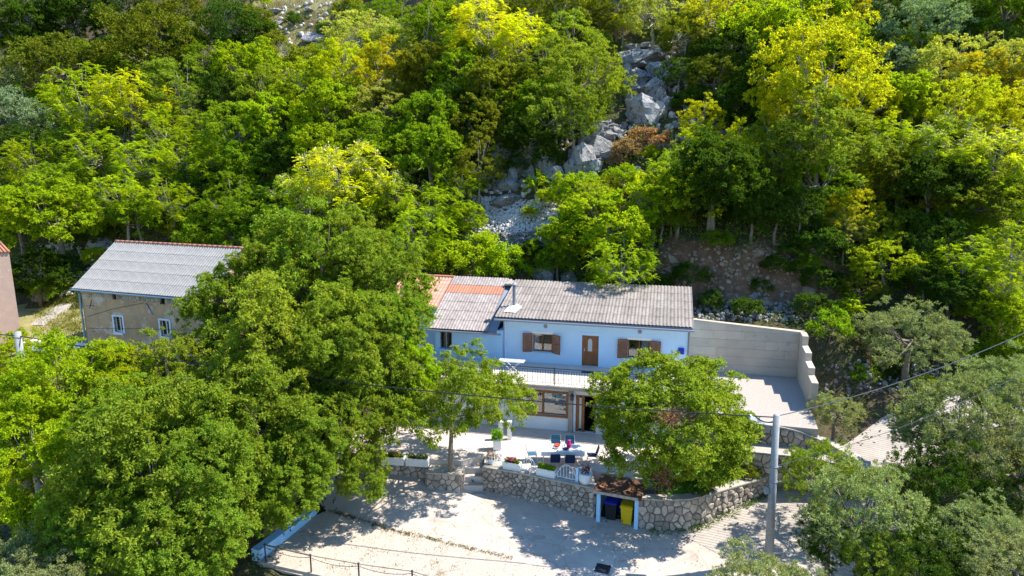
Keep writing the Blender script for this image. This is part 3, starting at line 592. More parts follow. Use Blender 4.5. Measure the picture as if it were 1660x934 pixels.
# balcony railing
rail = MB(); rail.tube([(-9.9, -3.95, FZ + 1.0), (5.75, -3.95, FZ + 1.0)], .03, 6); rail.tube([(-9.9, -3.95, FZ + .88), (5.75, -3.95, FZ + .88)], .012, 5); rail.tube([(-9.9, -3.95, FZ + .12), (5.75, -3.95, FZ + .12)], .012, 5)
ro = rail.build('balcony_railing', M['iron'], HS)
for u in [-9.9, -7.7, -4.7, -1.63, 1.1, 3.4, 5.75]: MB().tube([(u, -3.95, FZ), (u, -3.95, FZ + 1.07)], .032, 6).build('post', M['iron'], ro)
bl = MB()
for k in range(104):
    u = -9.8 + k * .15; bl.tube([(u, -3.95, FZ + .12), (u, -3.95, FZ + .88)], .014, 4, False)
    if k % 2 == 0: bl.tube([(u, -3.95, FZ + .3), (u, -3.95, FZ + .36), (u, -3.95, FZ + .42)], [.008, .03, .008], 5)
tag(bl.build('balusters', M['iron'], ro), kind='stuff')
rr = MB(); rr.tube([(1.1, -3.9, FZ + 1.05), (1.1, -3.0, FZ + 1.05), (1.75, -2.9, FZ + .8)], .02); 
# doormat
mt = MB(); mt.bbox(0, .85, 0, .4, 0, .02, .004)
tag(mt.build('doormat', M['bin_black'], loc=hw(-.4, -1.35, FZ + .002), rot=(0, 0, -YAW)), 'dark doormat lying on the balcony tiles before the arched front door', 'doormat')
# clothes airer
ca = thing('clothes_airer', 'white folding clothes airer standing on the balcony by the railing', 'clothes airer', hw(-4.35, -3.2, FZ), -YAW)
f = MB()
for sy in (0, .55):
    f.tube([(-.55, sy, 0), (.55, sy, .95)], .018); f.tube([(.55, sy, 0), (-.55, sy, .95)], .018)
for sx_ in (-.55, .55): f.tube([(sx_, 0, .02), (sx_, .55, .02)], .018)
f.build('leg_frame', M['white_paint'], ca)
g = MB(); g.tube([(-.75, 0, .97), (.75, 0, .97), (.75, .55, .97), (-.75, .55, .97), (-.75, 0, .97)], .02)
for k in range(7): g.tube([(-.75, .07 * (k + .6), .97), (.75, .07 * (k + .6), .97)], .01, 4)
g.build('drying_rack', M['white_paint'], ca)
# satellite dish
sd = thing('satellite_dish', 'small white satellite dish showing between tree crowns left of the house', 'satellite dish', hw(-10.9, -1.0, 3.2), R(-20))
MB().tube([(0, 0, -.8), (0, 0, .55)], .03).build('mast', M['alu'], sd)
dd_ = MB(); dd_.lathe([(.02, 0), (.15, .02), (.3, .07), (.38, .13), (.385, .14), (.3, .09), (.02, .03)], (0, 0, 0), 16); dd_.build('dish', M['white_paint'], sd, loc=(0, -.05, .6), rot=(R(65), 0, 0))

# ---------------------------------------------------------------- terrace furniture
TC = at(912, 726, .74); trz = R(-2)
tb = thing('dining_table', 'white topped garden dining table laid with bowls on the terrace', 'table', (TC[0], TC[1], 0), trz)
MB().bbox(-1.12, 1.12, -.5, .5, .70, .74, .01).build('table_top', M['table_top'], tb)
cl = MB(); cl.box(-1.121, 1.121, -.512, -.502, .5, .735); cl.box(-1.132, -1.122, -.5, .5, .5, .735); cl.box(1.122, 1.132, -.5, .5, .5, .735); cl.build('cloth_hem', M['white_paint'], tb)
for sx_ in (-1, 1):
    for sy in (-1, 1): MB().tube([(sx_ * 1.0, sy * .4, 0), (sx_ * 1.0, sy * .4, .7)], .03).build('leg', M['alu'], tb)
def tpos(x, y, z=.742): c, s = cos(trz), sin(trz); return (TC[0] + x * c - y * s, TC[1] + x * s + y * c, z)
vs = MB(); vs.lathe([(.07, 0), (.13, .08), (.15, .18), (.09, .3), (.07, .36), (.1, .42)], (0, 0, 0), 14)
tag(vs.build('vase', M['magenta'], loc=tpos(.33, .02), smooth=True), 'magenta pink vase standing in the middle of the table', 'vase')
def dish(name, r, h, m, x, y, label, cat):
    tag(MB().lathe([(r * .5, 0), (r * .9, h * .7), (r, h), (r * .92, h), (r * .5, h * .4)], (0, 0, 0), 14).build(name, M[m], loc=tpos(x, y), smooth=True), label, cat)
dish('bowl', .19, .09, 'red', -.28, .18, 'shallow red bowl toward the back of the dining table', 'bowl')
dish('bowl', .17, .06, 'shade_grey', -.36, -.08, 'grey shallow bowl in front of the red bowl', 'bowl')
dish('plate', .16, .03, 'chair_dark', .16, -.2, 'dark blue plate at the near edge of the table beside the vase', 'plate')
for k, (x, y, lb) in enumerate([(-.02, .12, 'clear drinking glass between the red bowl and the pink vase'), (.1, .16, 'clear drinking glass just behind the pink vase, toward the back chairs')]):
    tag(MB().lathe([(.03, 0), (.038, .12), (.034, .12), (.028, .01)], (0, 0, 0), 8).build('drinking_glass', M['frosted'], loc=tpos(x, y)), lb, 'glass')
def make_chair(m, loc, rz, label):
    c = thing('garden_chair', label, 'chair', loc, rz, 'garden chairs round the terrace table')
    s = MB(); s.bbox(-.24, .24, -.24, .22, .41, .44, .01); s.build('seat', M[m], c)
    b = MB(); V = []; 
    b.add([(-.25, .2, .46), (.25, .2, .46), (.26, .29, .72), (-.26, .29, .72), (.23, .34, .93), (-.23, .34, .93), (-.25, .225, .46), (.25, .225, .46), (.26, .315, .72), (-.26, .315, .72), (.23, .365, .93), (-.23, .365, .93)],
          [(0, 1, 2, 3), (3, 2, 4, 5), (7, 6, 9, 8), (8, 9, 11, 10), (5, 4, 10, 11), (0, 3, 9, 6), (3, 5, 11, 9), (2, 1, 7, 8), (4, 2, 8, 10), (1, 0, 6, 7)]); b.build('backrest', M[m], c)
    for sx_ in (-1, 1):
        MB().tube([(sx_ * .26, -.26, 0), (sx_ * .26, -.24, .43), (sx_ * .27, -.22, .62), (sx_ * .27, .24, .64)], .014).build('armrest', M['alu'], c)
        MB().tube([(sx_ * .26, .33, 0), (sx_ * .26, .2, .43), (sx_ * .265, .29, .7), (sx_ * .24, .36, .94)], .014).build('leg', M['alu'], c)
    MB().tube([(-.24, -.25, .25), (.24, -.25, .25)], .011).build('stretcher', M['alu'], c); MB().tube([(-.26, .3, .12), (.26, .3, .12)], .011).build('stretcher', M['alu'], c)
    return c
def cpos(x, y): p = tpos(x, y); return (p[0], p[1], 0)
make_chair('chair_dark', cpos(-.42, -.86), R(180), 'navy garden chair on the near side of the table, left of the pair')
make_chair('chair_dark', cpos(.34, -.9), R(178), 'navy garden chair on the near side of the table, right of the pair')
make_chair('chair_blue', cpos(-.32, .88), R(0), 'grey blue garden chair on the far side of the table, left of the pair')
make_chair('chair_blue', cpos(.42, .86), R(-4), 'grey blue garden chair on the far side of the table, right of the pair')
make_chair('chair_blue', cpos(-1.62, -.05), R(96), 'teal garden chair at the left end of the dining table')
make_chair('chair_dark', cpos(1.55, -.12), R(-92), 'dark garden chair at the right end of the dining table, by the tree')
# arched white railings and planter boxes along the wall
def arch_rail(p, q_, label, post=False, h=.5, group='arched railings along the terrace edge'):
    p = np.array(p); q_ = np.array(q_); L_ = np.linalg.norm(q_ - p); rz = math.atan2(q_[1] - p[1], q_[0] - p[0])
    g = thing('arched_railing', label, 'railing', (p[0], p[1], 0.03), rz, group)
    MB().tube([(L_ * k / 10, 0, .28 + (h) * sin(pi * k / 10) ** .8) for k in range(11)], .02, 6).build('top_rail', M['white_paint'], g)
    MB().tube([(0, 0, .08), (L_, 0, .08)], .018, 6).build('bottom_rail', M['white_paint'], g)
    for k in range(1, 6): x = L_ * k / 6; MB().tube([(x, 0, .08), (x, 0, .28 + h * sin(pi * k / 6) ** .8)], .014, 5).build('bar', M['white_paint'], g)
    for x in (0, L_): MB().tube([(x, 0, 0), (x, 0, .34)], .02, 6).build('end_post', M['white_paint'], g)
    if post: MB().bbox(L_ + .02, L_ + .14, -.06, .06, 0, .72, .01).build('gate_post', M['shade_blue_wall'], g)
def wl_(s):   # point along the front wall
    P_ = [np.array(p) for p in WALLF]; seg = [np.linalg.norm(P_[i + 1] - P_[i]) for i in range(3)]; 
    for i in range(3):
        if s <= seg[i] or i == 2: return P_[i] + (P_[i + 1] - P_[i]) * s / seg[i] + np.array([.08, .22])
        s -= seg[i]
arch_rail(wl_(.1), wl_(.98), 'white arched railing at the left end of the terrace wall'); arch_rail(wl_(2.05), wl_(2.85), 'white arched railing between the two flower boxes'); arch_rail(wl_(4.0), wl_(4.95), 'white arched railing right of the green flower box, with a square end post', True)

# ---------------------------------------------------------------- foliage makers
def rot_rand(rg, n): v = rg.normal(size=(n, 3)); return v / np.linalg.norm(v, axis=1, keepdims=True)
def norm(v): return v / (np.linalg.norm(v, axis=-1, keepdims=True) + 1e-9)
def leaf_arrays(C, A, Nn, L, W, fold=.25):
    """rhombic leaves: centres C, long axis A, normal Nn"""
    A = norm(A); B = norm(np.cross(Nn, A)); Nn = np.cross(A, B); L = np.asarray(L).reshape(-1, 1); W = np.asarray(W).reshape(-1, 1)
    v0 = C - A * L * .5; v1 = C + B * W * .5 + Nn * W * fold - A * L * .05; v2 = C + A * L * .5 - Nn * L * .1; v3 = C - B * W * .5 + Nn * W * fold - A * L * .05
    V = np.stack([v0, v1, v2, v3], 1).reshape(-1, 3); F = np.arange(len(V)).reshape(-1, 4); return V, F
def clump_centres(rg, n, rx, rz, lo=-.55, inner=.5):
    out = []
    while len(out) < n:
        d = rot_rand(rg, 1)[0]
        if d[2] < lo: continue
        r = inner + (1 - inner) * rg.random() ** .6
        out.append(d * r * np.array([rx, rx, rz]))
    return np.array(out)
def crown_mesh(name, seed, rx, rz, ncl, rc, nsp, per, L, W, droop=0., up=.6, m='leaf', lumps=.22, twig=.13, lo=-.5, flatten=.75, nsub=9, csz=.2, inner=.5):
    rg = np.random.default_rng(seed); cc = clump_centres(rg, ncl, rx - rc * .6, rz - rc * .5, lo, inner)
    ph = rg.uniform(0, 6, 3); ang = np.arctan2(cc[:, 1], cc[:, 0]); cc *= (1 + lumps * np.sin(ang * 3 + ph[0]) * np.cos(cc[:, 2] / rz * 2.5 + ph[1]))[:, None]
    # boughs -> leaf clusters -> sprigs -> leaves, so that gaps open between the clusters
    rcs = rc * rg.uniform(.7, 1.4, ncl); q = np.repeat(np.arange(ncl), nsub); m_ = len(q); d0 = rot_rand(rg, m_); outw = norm(cc * np.array([1, 1, 1.3]))
    d0 = norm(d0 + outw[q] * .7 + np.array([0, 0, .3])); sc = cc[q] + d0 * (rcs[q] * rg.uniform(.45, 1.15, m_))[:, None] * np.array([1, 1, flatten]); sr = csz * rg.uniform(.6, 1.5, m_)
    nper = max(1, int(nsp / nsub)); k = np.repeat(np.arange(m_), nper); n = len(k); d = norm(rot_rand(rg, n) + d0[k] * .5 + np.array([0, 0, .35])); S = sc[k] + d * (sr[k] * rg.uniform(.3, 1.0, n))[:, None] * np.array([1, 1, .75])
    k2 = np.repeat(np.arange(n), per); N_ = len(k2); off = rot_rand(rg, N_) * twig * rg.uniform(.4, 1.1, (N_, 1)); C = S[k2] + off - np.array([0, 0, droop * twig])
    A = norm(off / twig + d[k2] * .6 - np.array([0, 0, droop])); Nn = norm(d[k2] * .8 + np.array([0, 0, up]) + rot_rand(rg, N_) * .5)
    V, F = leaf_arrays(C, A, Nn, L * rg.uniform(.6, 1.25, N_), W * rg.uniform(.7, 1.2, N_))
    return raw_mesh(name, V, F, M[m]), cc
def frond_crown(name, seed, rx, rz, nros, nfr, flen, m='leaf', lo=-.3, leafl=.17, leafw=.07, npair=6, up=.5, tiers=False):
    rg = np.random.default_rng(seed); cc = clump_centres(rg, nros, rx, rz, lo, .35)
    if tiers: cc[:, 2] = np.round(cc[:, 2] / (rz * .33)) * rz * .33 + rg.normal(0, .12, nros)
    k = np.repeat(np.arange(nros), nfr); n = len(k); az = rg.uniform(0, 2 * pi, n); el = rg.uniform(-.5, 1.35, n)
    outw = norm(cc * np.array([1, 1, .5])); dirs = np.stack([np.cos(az) * np.cos(el), np.sin(az) * np.cos(el), np.sin(el)], -1) + outw[k] * .35; dirs = norm(dirs)
    side = norm(np.cross(dirs, np.array([0, 0, 1.]))); upn = np.cross(side, dirs); FL = flen * rg.uniform(.7, 1.2, n)
    Vs = []; 
    for i in range(npair):
        t = (i + 1.0) / (npair + .5); base = cc[k] + dirs * (FL * t)[:, None] - np.array([0, 0, 1.]) * (FL * .45 * t ** 2)[:, None]
        dd = dirs - np.array([0, 0, .8]) * t; dd = norm(dd)
        for s in (-1, 1):
            A = norm(side * s + dd * .55 - upn * .12); ll = leafl * (1 - .35 * abs(t - .45)) * rg.uniform(.85, 1.15, n)
            V, _ = leaf_arrays(base + A * ll[:, None] * .5, A, upn + rot_rand(rg, n) * .45, ll, np.full(n, leafw), .1); Vs.append(V)
    V = np.concatenate(Vs); return raw_mesh(name, V, np.arange(len(V)).reshape(-1, 4), M[m]), cc
def trunk_mesh(name, seed, h, r, cc, hc, m, nl=9, lean=.25):
    rg = np.random.default_rng(seed + 50); mb = MB(); top = np.array([rg.uniform(-lean, lean), rg.uniform(-lean, lean), hc + .1])
    P = [np.array([0, 0, -.6]), np.array([rg.uniform(-.1, .1), rg.uniform(-.1, .1), h * .35]), top * .7 + np.array([rg.uniform(-.15, .15), 0, 0]), top]
    mb.tube(P, [r * 1.25, r, r * .7, r * .4], 7)
    idx = rg.permutation(len(cc))[:nl]
    for i in idx:
        c = cc[i] + np.array([0, 0, hc]); t = rg.uniform(.45, .95); s = P[1] * (1 - t) + P[3] * t; mid = s * .5 + c * .5 + np.array([0, 0, -.12 * np.linalg.norm(c - s)])
        mb.tube([s, mid, s + (c - s) * .97], [r * .42, r * .25, r * .06], 5)
        for q in range(2):
            e = c + rot_rand(rg, 1)[0] * .5 + np.array([0, 0, .2]); mb.tube([mid, (mid + e) / 2 + rot_rand(rg, 1)[0] * .15, e], [r * .16, r * .1, r * .03], 4)
    return mb.mesh(name, M[m], True)
PROTO = {}
def proto(key, crown, cc, hc, r, tm='bark', nl=9, blossom=None, radius=1):
    PROTO.setdefault(key, []).append(dict(crown=crown, trunk=trunk_mesh('trunk', sum(map(ord, key)) % 91 + len(PROTO.get(key, [])), hc, r, cc, hc, tm, nl), hc=hc, blossom=blossom, R=radius))
for i in range(4):      # B round broadleaf, unit crown radius 3
    me, cc = crown_mesh('crown', 10 + i, 3, 2.6, 80, .66, 80, 5, .14, .08, droop=.15, twig=.09, nsub=8, csz=.24); proto('B', me, cc, 3.6, .17, 'bark', radius=3)
for i in range(4):      # F fine airy tree
    me, cc = crown_mesh('crown', 20 + i, 3, 2.9, 90, .56, 66, 5, .13, .055, droop=.1, up=.4, twig=.09, nsub=8, csz=.2, lo=-.7, lumps=.3); proto('F', me, cc, 4.0, .13, 'pale_bark', 14, radius=3)
for i in range(3):      # D dense evergreen
    me, cc = crown_mesh('crown', 30 + i, 3, 2.3, 90, .58, 60, 5, .13, .065, droop=-.3, up=.5, m='leaf_dull', flatten=.9, twig=.09, lo=-.6); proto('D', me, cc, 2.5, .15, 'bark', radius=3)
for i in range(4):      # L feathery compound-leaved tree
    me, cc = frond_crown('crown', 40 + i, 2.7, 2.5, 105, 10, .62, tiers=False, lo=-.6, leafl=.15, leafw=.065); rg = np.random.default_rng(i); sel = cc[cc[:, 2] > .2]
    n = len(sel) * 26; k = np.repeat(np.arange(len(sel)), 26); C = sel[k] + rg.normal(0, .13, (n, 3)) + np.array([0, 0, .22]); V, F = leaf_arrays(C, rot_rand(rg, n) + np.array([0, 0, 1.]), rot_rand(rg, n), np.full(n, .13), np.full(n, .07))
    proto('L', me, cc, 4.4, .13, 'pale_bark', 16, blossom=raw_mesh('blossom', V, F, M['blossom']), radius=3)
for i in range(3):      # W drooping large tree near the camera
    me, cc = crown_mesh('crown', 50 + i, 3, 3.0, 170, .5, 84, 5, .115, .055, droop=.25, up=.5, m='leaf', twig=.09, nsub=9, csz=.19, lo=-.85, lumps=.22, flatten=.9); proto('W', me, cc, 3.9, .2, 'bark', 12, radius=3)
for i in range(3):      # O olive
    me, cc = crown_mesh('crown', 60 + i, 3, 2.5, 120, .52, 66, 5, .13, .04, droop=-.2, up=.4, m='leaf_dull', twig=.1, nsub=8, csz=.18, lo=-.6, lumps=.3, flatten=1); proto('O', me, cc, 2.9, .2, 'bark', 12, radius=3)
for i in range(1):      # T laurel-like garden tree
    me, cc = crown_mesh('crown', 70, 3, 2.7, 270, .46, 72, 5, .1, .055, droop=0, up=.5, m='leaf', twig=.08, nsub=8, csz=.2, inner=.6, lo=-.62, lumps=.16); proto('T', me, cc, 3.1, .17, 'bark', 10, radius=3)
for i in range(3):      # S low shrub
    me, cc = crown_mesh('crown', 80 + i, 1.5, 1.2, 30, .42, 44, 5, .14, .075, droop=.1, up=.5, lo=-.2); proto('S', me, cc, .9, .05, 'bark', 6, radius=1.5)
for i in range(2):      # P fern like sapling fronds
    me, cc = frond_crown('crown', 90 + i, .8, .7, 9, 12, .95, npair=8, leafl=.2, leafw=.075); proto('P', me, cc, 1.2, .04, 'pale_bark', 6, radius=1.5)
for i in range(2):      # X bare dead twigs
    rg = np.random.default_rng(95 + i); mb = MB()
    for q in range(60):
        p = rg.normal(0, .25, 3) * np.array([1, 1, .3]); pts = [p]; d = rot_rand(rg, 1)[0] * np.array([1, 1, .8]) + np.array([0, 0, .6])
        for s in range(4): d = norm(d + rot_rand(rg, 1)[0] * .5); pts.append(pts[-1] + d * .42)
        mb.tube(pts, [.03, .022, .015, .01, .005], 4, False)
    PROTO.setdefault('X', []).append(dict(crown=mb.mesh('crown', M['pale_bark']), trunk=MB().tube([(0, 0, -.4), (0, 0, 1.2)], [.09, .05], 6).mesh('trunk', M['pale_bark']), hc=1.0, blossom=None, R=1.5))
SPNAME = {'B': ('broadleaf_tree', 'tree', 'round'), 'F': ('airy_tree', 'tree', 'airy'), 'D': ('evergreen_tree', 'tree', 'dense'), 'L': ('feathery_tree', 'tree', 'feathery'),
          'W': ('drooping_tree', 'tree', 'drooping'), 'O': ('olive_tree', 'olive tree', 'olive'), 'T': ('garden_tree', 'tree', 'rounded laurel like'), 'S': ('shrub', 'shrub', 'low'), 'P': ('fern_leaved_sapling', 'sapling', 'fern leaved'), 'X': ('bare_bush', 'bush', 'bare twiggy')}
TINT = {  # base colours of the foliage
    'g': ((.17, .28, .012), 'mid green'), 'b': ((.27, .375, .01), 'bright green'), 'y': ((.45, .49, .012), 'yellow green'), 'k': ((.055, .115, .010), 'dark green'), 'o': ((.16, .20, .014), 'olive brown'),
    's': ((.25, .30, .12), 'silvery'), 'a': ((.44, .44, .014), 'golden'), 'm': ((.20, .285, .026), 'soft green'), 'r': ((.27, .18, .11), 'reddish'), 'u': ((.18, .27, .15), 'blue grey'), 'p': ((.38, .41, .09), 'straw coloured')}
TREES = []
def place(sp, pos_ground, radius, tint, px, py, rz=None, var=None, hs=1.0, label=None, blossom=False, cat=None):
    P_ = PROTO[sp]; k = (len(TREES) * 7 + int(px)) % len(P_) if var is None else var; pr_ = P_[k]; s = radius / pr_['R']
    nm, ct, look = SPNAME[sp]; col, cn = TINT[tint]
    t = thing(nm, None, cat or ct, pos_ground, rnd.uniform(0, 6.28) if rz is None else rz); t.scale = (s, s, s * hs)
    j = rnd.uniform(.88, 1.14); link('crown', pr_['crown'], t, (0, 0, pr_['hc']), color=[c * j * rnd.uniform(.95, 1.05) for c in col]); link('trunk', pr_['trunk'], t)
    if blossom and pr_['blossom']: link('blossom', pr_['blossom'], t, (0, 0, pr_['hc']))
    TREES.append([t, px, py, f'{cn} {look} {ct}', label, radius, ct]); return t
def hill_tree(px, py, wpx, sp, tint, hs=1.0, **k):
    """crown centre seen at (px,py), crown wpx wide; stands on the slope"""
    Rr = 2.5
    for it in range(6):
        hc = Rr / PROTO[sp][0]['R'] * PROTO[sp][0]['hc'] * hs; P_ = hit(px, py, hc); t = (P_ - CP) @ _f; Rr = max(.5, min(7, wpx / 2 / FPX * t * 1.06))
    u_, v_ = huv(P_[0], P_[1])
    if 2 < u_ < 17 and 5 < v_ < 10.5 and not k.get('rz') and sp not in 'SPX': P_ = P_ + VV * (10.7 - v_)
    return place(sp, (P_[0], P_[1], float(terr(P_[0], P_[1])) - .05), Rr, tint, px, py, hs=hs, **k)
#VEG
HT = '''
245 72 165 D o|110 108 140 D o|385 50 120 D k|170 110 90 D o|330 95 60 F g|40 50 110 B k|120 20 100 B k|200 15 100 D k|290 20 90 D o|30 140 110 D s|20 190 120 D u|45 240 110 D k|195 112 70 B g
140 170 130 L b|215 165 130 L y|300 150 125 F m|270 215 100 L b|60 265 110 L b|120 235 110 L g|165 255 120 L b|240 270 110 L b|300 255 90 L b|330 210 80 L b|100 300 110 L g|200 325 110 L b|280 330 100 L b|330 300 90 D k|90 355 170 B b|30 350 120 B b|375 160 100 D k|385 215 110 F g|400 120 110 B b|430 165 110 F m|350 265 90 L b|395 270 100 B g|380 330 90 F g|340 360 80 S g|420 350 100 B g
445 70 46 S o|430 105 60 S o|500 100 70 S o|528 52 30 S k|478 34 34 S k|568 20 50 S o|610 22 75 D g|580 65 110 F p|640 75 100 F p|620 120 110 F a|560 120 110 F y|500 150 120 F b|450 200 110 B b|540 190 130 B b|620 175 110 F p|690 55 110 F g|700 120 110 B o|660 150 100 D o|690 200 120 B g|600 230 120 B g|520 250 110 B b|470 255 100 B k|430 290 90 B g|740 40 90 B g|790 55 150 L y|850 70 110 L y|760 130 120 B g|810 150 120 B o|740 190 130 D k|700 255 120 B g|780 210 100 B o|820 210 90 D k|640 260 110 B g|560 295 190 L y 1|640 320 120 L b 1|500 330 130 L b 1|590 350 120 B m|700 340 110 L b|680 385 110 L b|745 300 90 L b|775 270 90 F o|205 235 55 X s|650 95 46 X s|465 88 36 X s|610 150 40 X s|1075 35 46 X s|330 60 40 X s|990 25 46 X s|550 190 36 X s|1450 175 40 X s|1590 300 40 X s|455 330 100 B k
860 20 90 D o|905 20 90 F o|950 25 80 D o|1000 15 80 F o|1060 20 90 F p|1110 60 80 F o|1010 40 60 L y|930 70 110 F m|900 120 120 F m|950 130 130 F m|870 170 110 B g|900 190 110 F m|930 180 100 F m|860 230 90 B k|820 180 90 B g
1165 30 120 F a|1190 90 130 D k|1160 130 100 D o|1235 60 140 B b|1250 140 130 B k|1300 30 120 B b|1360 30 100 F a|1350 80 110 B b|1200 170 100 D k|1290 110 90 B g|1420 25 120 D k|1490 55 150 D u|1455 110 110 D u|1400 90 80 D k|1560 30 120 D k|1630 20 110 B g|1600 70 90 D k|1330 125 190 F y|1300 165 120 F y|1380 175 120 F y|1330 230 190 F m|1270 250 120 F m|1390 270 120 F m|1450 160 110 B b|1480 190 90 D m|1540 120 120 F p|1590 130 120 F a|1640 110 110 F p|1560 190 130 F y|1630 200 140 F y|1500 150 90 F p
1530 250 150 L b 1|1610 260 150 L y 1|1450 240 110 L b|1460 300 120 B o|1510 310 130 B k|1580 330 130 B o|1640 330 110 L b|1410 300 90 L a|1380 350 90 F a|1420 380 90 B o|1375 410 70 F p|1435 425 110 B b|1500 390 120 D k|1560 430 110 L b|1640 410 110 L b|1620 470 100 L b|1600 500 90 B b|1540 480 90 B k|1380 500 70 P b|1395 470 70 B o|1330 300 100 F g|1650 520 90 B b|1500 450 90 B k|1650 570 80 S b|1350 340 80 F m
985 365 150 B b|925 390 110 B b|1010 430 110 L b|960 330 90 L b|935 312 80 B b|870 300 55 P b|880 320 50 P b|840 270 50 S k|1010 290 60 S b|1015 248 50 S r|1052 228 60 S r|1035 240 44 X s|1000 262 36 S r|1050 250 40 S b|1135 195 70 F y|1130 240 90 L b|1150 265 90 B b|1090 280 90 L b|1100 330 110 B b|1060 340 90 L b|1190 250 90 F y|1200 290 90 L b|1210 240 60 S y|1160 320 150 B k|1150 365 110 B k|1230 330 110 D k|1260 370 100 D k|1220 380 80 B k|1300 360 90 F k|1130 160 50 S k|1180 195 60 S k|1220 205 60 S k|1100 120 60 F k|1110 170 50 S k|990 445 80 P b|965 455 60 P b|770 425 90 S b|820 435 80 S b|715 420 90 S b|680 425 80 L b|740 385 80 P b|790 390 50 P b|885 260 50 S k|860 345 40 P b|905 420 70 B g|1040 310 60 S y|1070 400 70 B g|1330 400 80 S k|1320 500 60 S k|1345 540 60 S g|1330 460 60 S k|860 410 50 S k|1260 440 50 S k|1210 500 50 S k|1120 455 60 S k|1060 470 50 S k|1165 400 46 S g|1280 425 56 S k|1040 425 40 S g|1310 440 40 S g|1235 470 36 S k|1150 490 40 S k|225 355 80 B g|330 385 80 S g|290 372 60 S o|160 420 50 S b|110 440 60 S k|60 440 100 B k|40 470 60 S k|395 390 90 B g|150 385 60 S k|75 470 60 S g
'''
for row in HT.replace('\n', '|').split('|'):
    a = row.split()
    if len(a) >= 5:
        jt = rnd.uniform(.95, 1.08)
        hill_tree(float(a[0]), float(a[1]), float(a[2]) * jt, a[3], a[4], hs=rnd.uniform(.85, 1.1), blossom=len(a) > 5)
NH = len(TREES)
# understorey that closes the canopy
rg_ = random.Random(11); pts_ = [(t[1], t[2]) for t in TREES]
def clear_zone(x, y):
    return (1000 < x < 1100 and 70 < y < 215) or (770 < x < 900 and 320 < y < 405) or (1020 < x < 1330 and y > 395) or (910 < x < 1010 and 195 < y < 290) or (425 < x < 570 and y < 78) or (1130 < x < 1240 and 150 < y < 230) or (790 < x < 910 and 235 < y < 300) or (120 < x < 400 and y > 385)
for gy in range(-10, 400, 46):
    for gx in range(-420, 2080, 56):
        x = gx + rg_.uniform(-20, 20); y = gy + rg_.uniform(-14, 14)
        if clear_zone(x, y) or y > 385: continue
        if min(math.hypot(x - a, (y - b) * 1.3) for a, b in pts_) < 30: continue
        if (x < -60 or x > 1720) and rg_.random() < .45: continue
        hill_tree(x, y, rg_.uniform(45, 75) * (1.25 if x < -60 or x > 1720 else 1), rg_.choice('BBFDS'), rg_.choice('gkgomb'))
# ---- near trees: (crown centre px, py, forward distance, radius, height stretch)
def near_tree(px, py, t, radius, sp, tint, hs=1.0, zg=None, label=None, **k):
    P_ = atd(px, py, t); hc = radius / PROTO[sp][0]['R'] * PROTO[sp][0]['hc'] * hs; z = P_[2] - hc
    g = float(zlow(P_[0], P_[1])) if zg is None else zg
    if g < z - .05:      # lengthen the stem down to the ground
        pass
    tr = place(sp, (P_[0], P_[1], z), radius, tint, px, py, hs=hs, label=label, **k)
    if g < z - .3:
        s = tr.scale[0]; r0 = .2 * 1.1
        link('lower_trunk', MB().tube([(0, 0, -.4), (.05, .04, (g - z) / s / hs * .5), (0, 0, (g - z) / s / hs - .4)], [r0, r0 * 1.1, r0 * 1.35], 8).mesh('lower_trunk', M['bark'], True), tr)
    return tr
def lobe(tr, px, py, t, radius, var=0, sp='W', hs=1.0, tint='m'):
    """one more leafy bough of the same tree"""
    P_ = atd(px, py, t); bpy.context.view_layer.update(); pr_ = PROTO[sp][var]; s = radius / pr_['R']; o = link('crown', pr_['crown'], tr, color=[c * rnd.uniform(.92, 1.1) for c in TINT[tint][0]])
    mw = Matrix.Translation(Vector(P_.tolist())) @ Matrix.Rotation(rnd.uniform(0, 6.28), 4, 'Z') @ Matrix.Diagonal((s, s, s * hs, 1)); inv = tr.matrix_world.inverted(); o.matrix_local = inv @ mw
    e = inv @ Vector(P_.tolist()); MB().tube([(0, 0, 1.2), (e.x * .5, e.y * .5, 1.2 + (e.z - 1.2) * .35), tuple(e)], [.13, .09, .03], 6).build('bough', M['bark'], tr)
T1 = near_tree(520, 468, 38.5, 4.1, 'W', 'm', 1.1, label='tallest walnut like tree, its crown topping the dense group between the two houses', var=0)
lobe(T1, 610, 470, 37.5, 3.1, 1); lobe(T1, 450, 440, 38.5, 2.4, 2); lobe(T1, 560, 412, 39, 2.3, 2)
T2 = near_tree(402, 522, 38, 3.1, 'W', 'm', 1.1, label='walnut like tree overlapping the right end of the old farmhouse roof', var=2)
lobe(T2, 355, 485, 38, 1.5, 0)
T3 = near_tree(465, 590, 34, 3.9, 'W', 'm', 1.1, label='broad walnut like tree in the centre of the dark leafy group', var=1)
lobe(T3, 555, 560, 34, 2.7, 0); lobe(T3, 560, 690, 32.5, 2.1, 2); lobe(T3, 590, 770, 32.2, 1.3, 0); lobe(T3, 400, 650, 33, 2.5, 0)
T4 = near_tree(605, 600, 34.5, 2.8, 'W', 'm', 1.2, label='walnut like tree nearest to the left end of the balcony', var=0)
lobe(T4, 655, 600, 35, 1.9, 1, tint='b'); lobe(T4, 672, 655, 34.5, 1.4, 2, tint='b'); lobe(T4, 640, 530, 35.5, 1.9, 2)
T5 = near_tree(425, 700, 31, 3.0, 'W', 'm', 1.1, label='walnut like tree drooping over the low white wall', var=2)
lobe(T5, 470, 780, 30, 1.8, 0); lobe(T5, 425, 820, 29.3, 1.3, 1); lobe(T5, 500, 715, 31, 1.9, 1)
near_tree(275, 640, 35, 2.8, 'W', 'm', 1.1, label='walnut like tree in front of the base of the old farmhouse', var=0)
T6 = near_tree(250, 800, 27.5, 4.0, 'W', 'm', 1.05, label='largest foreground tree at the lower left, olive green and drooping', var=1)
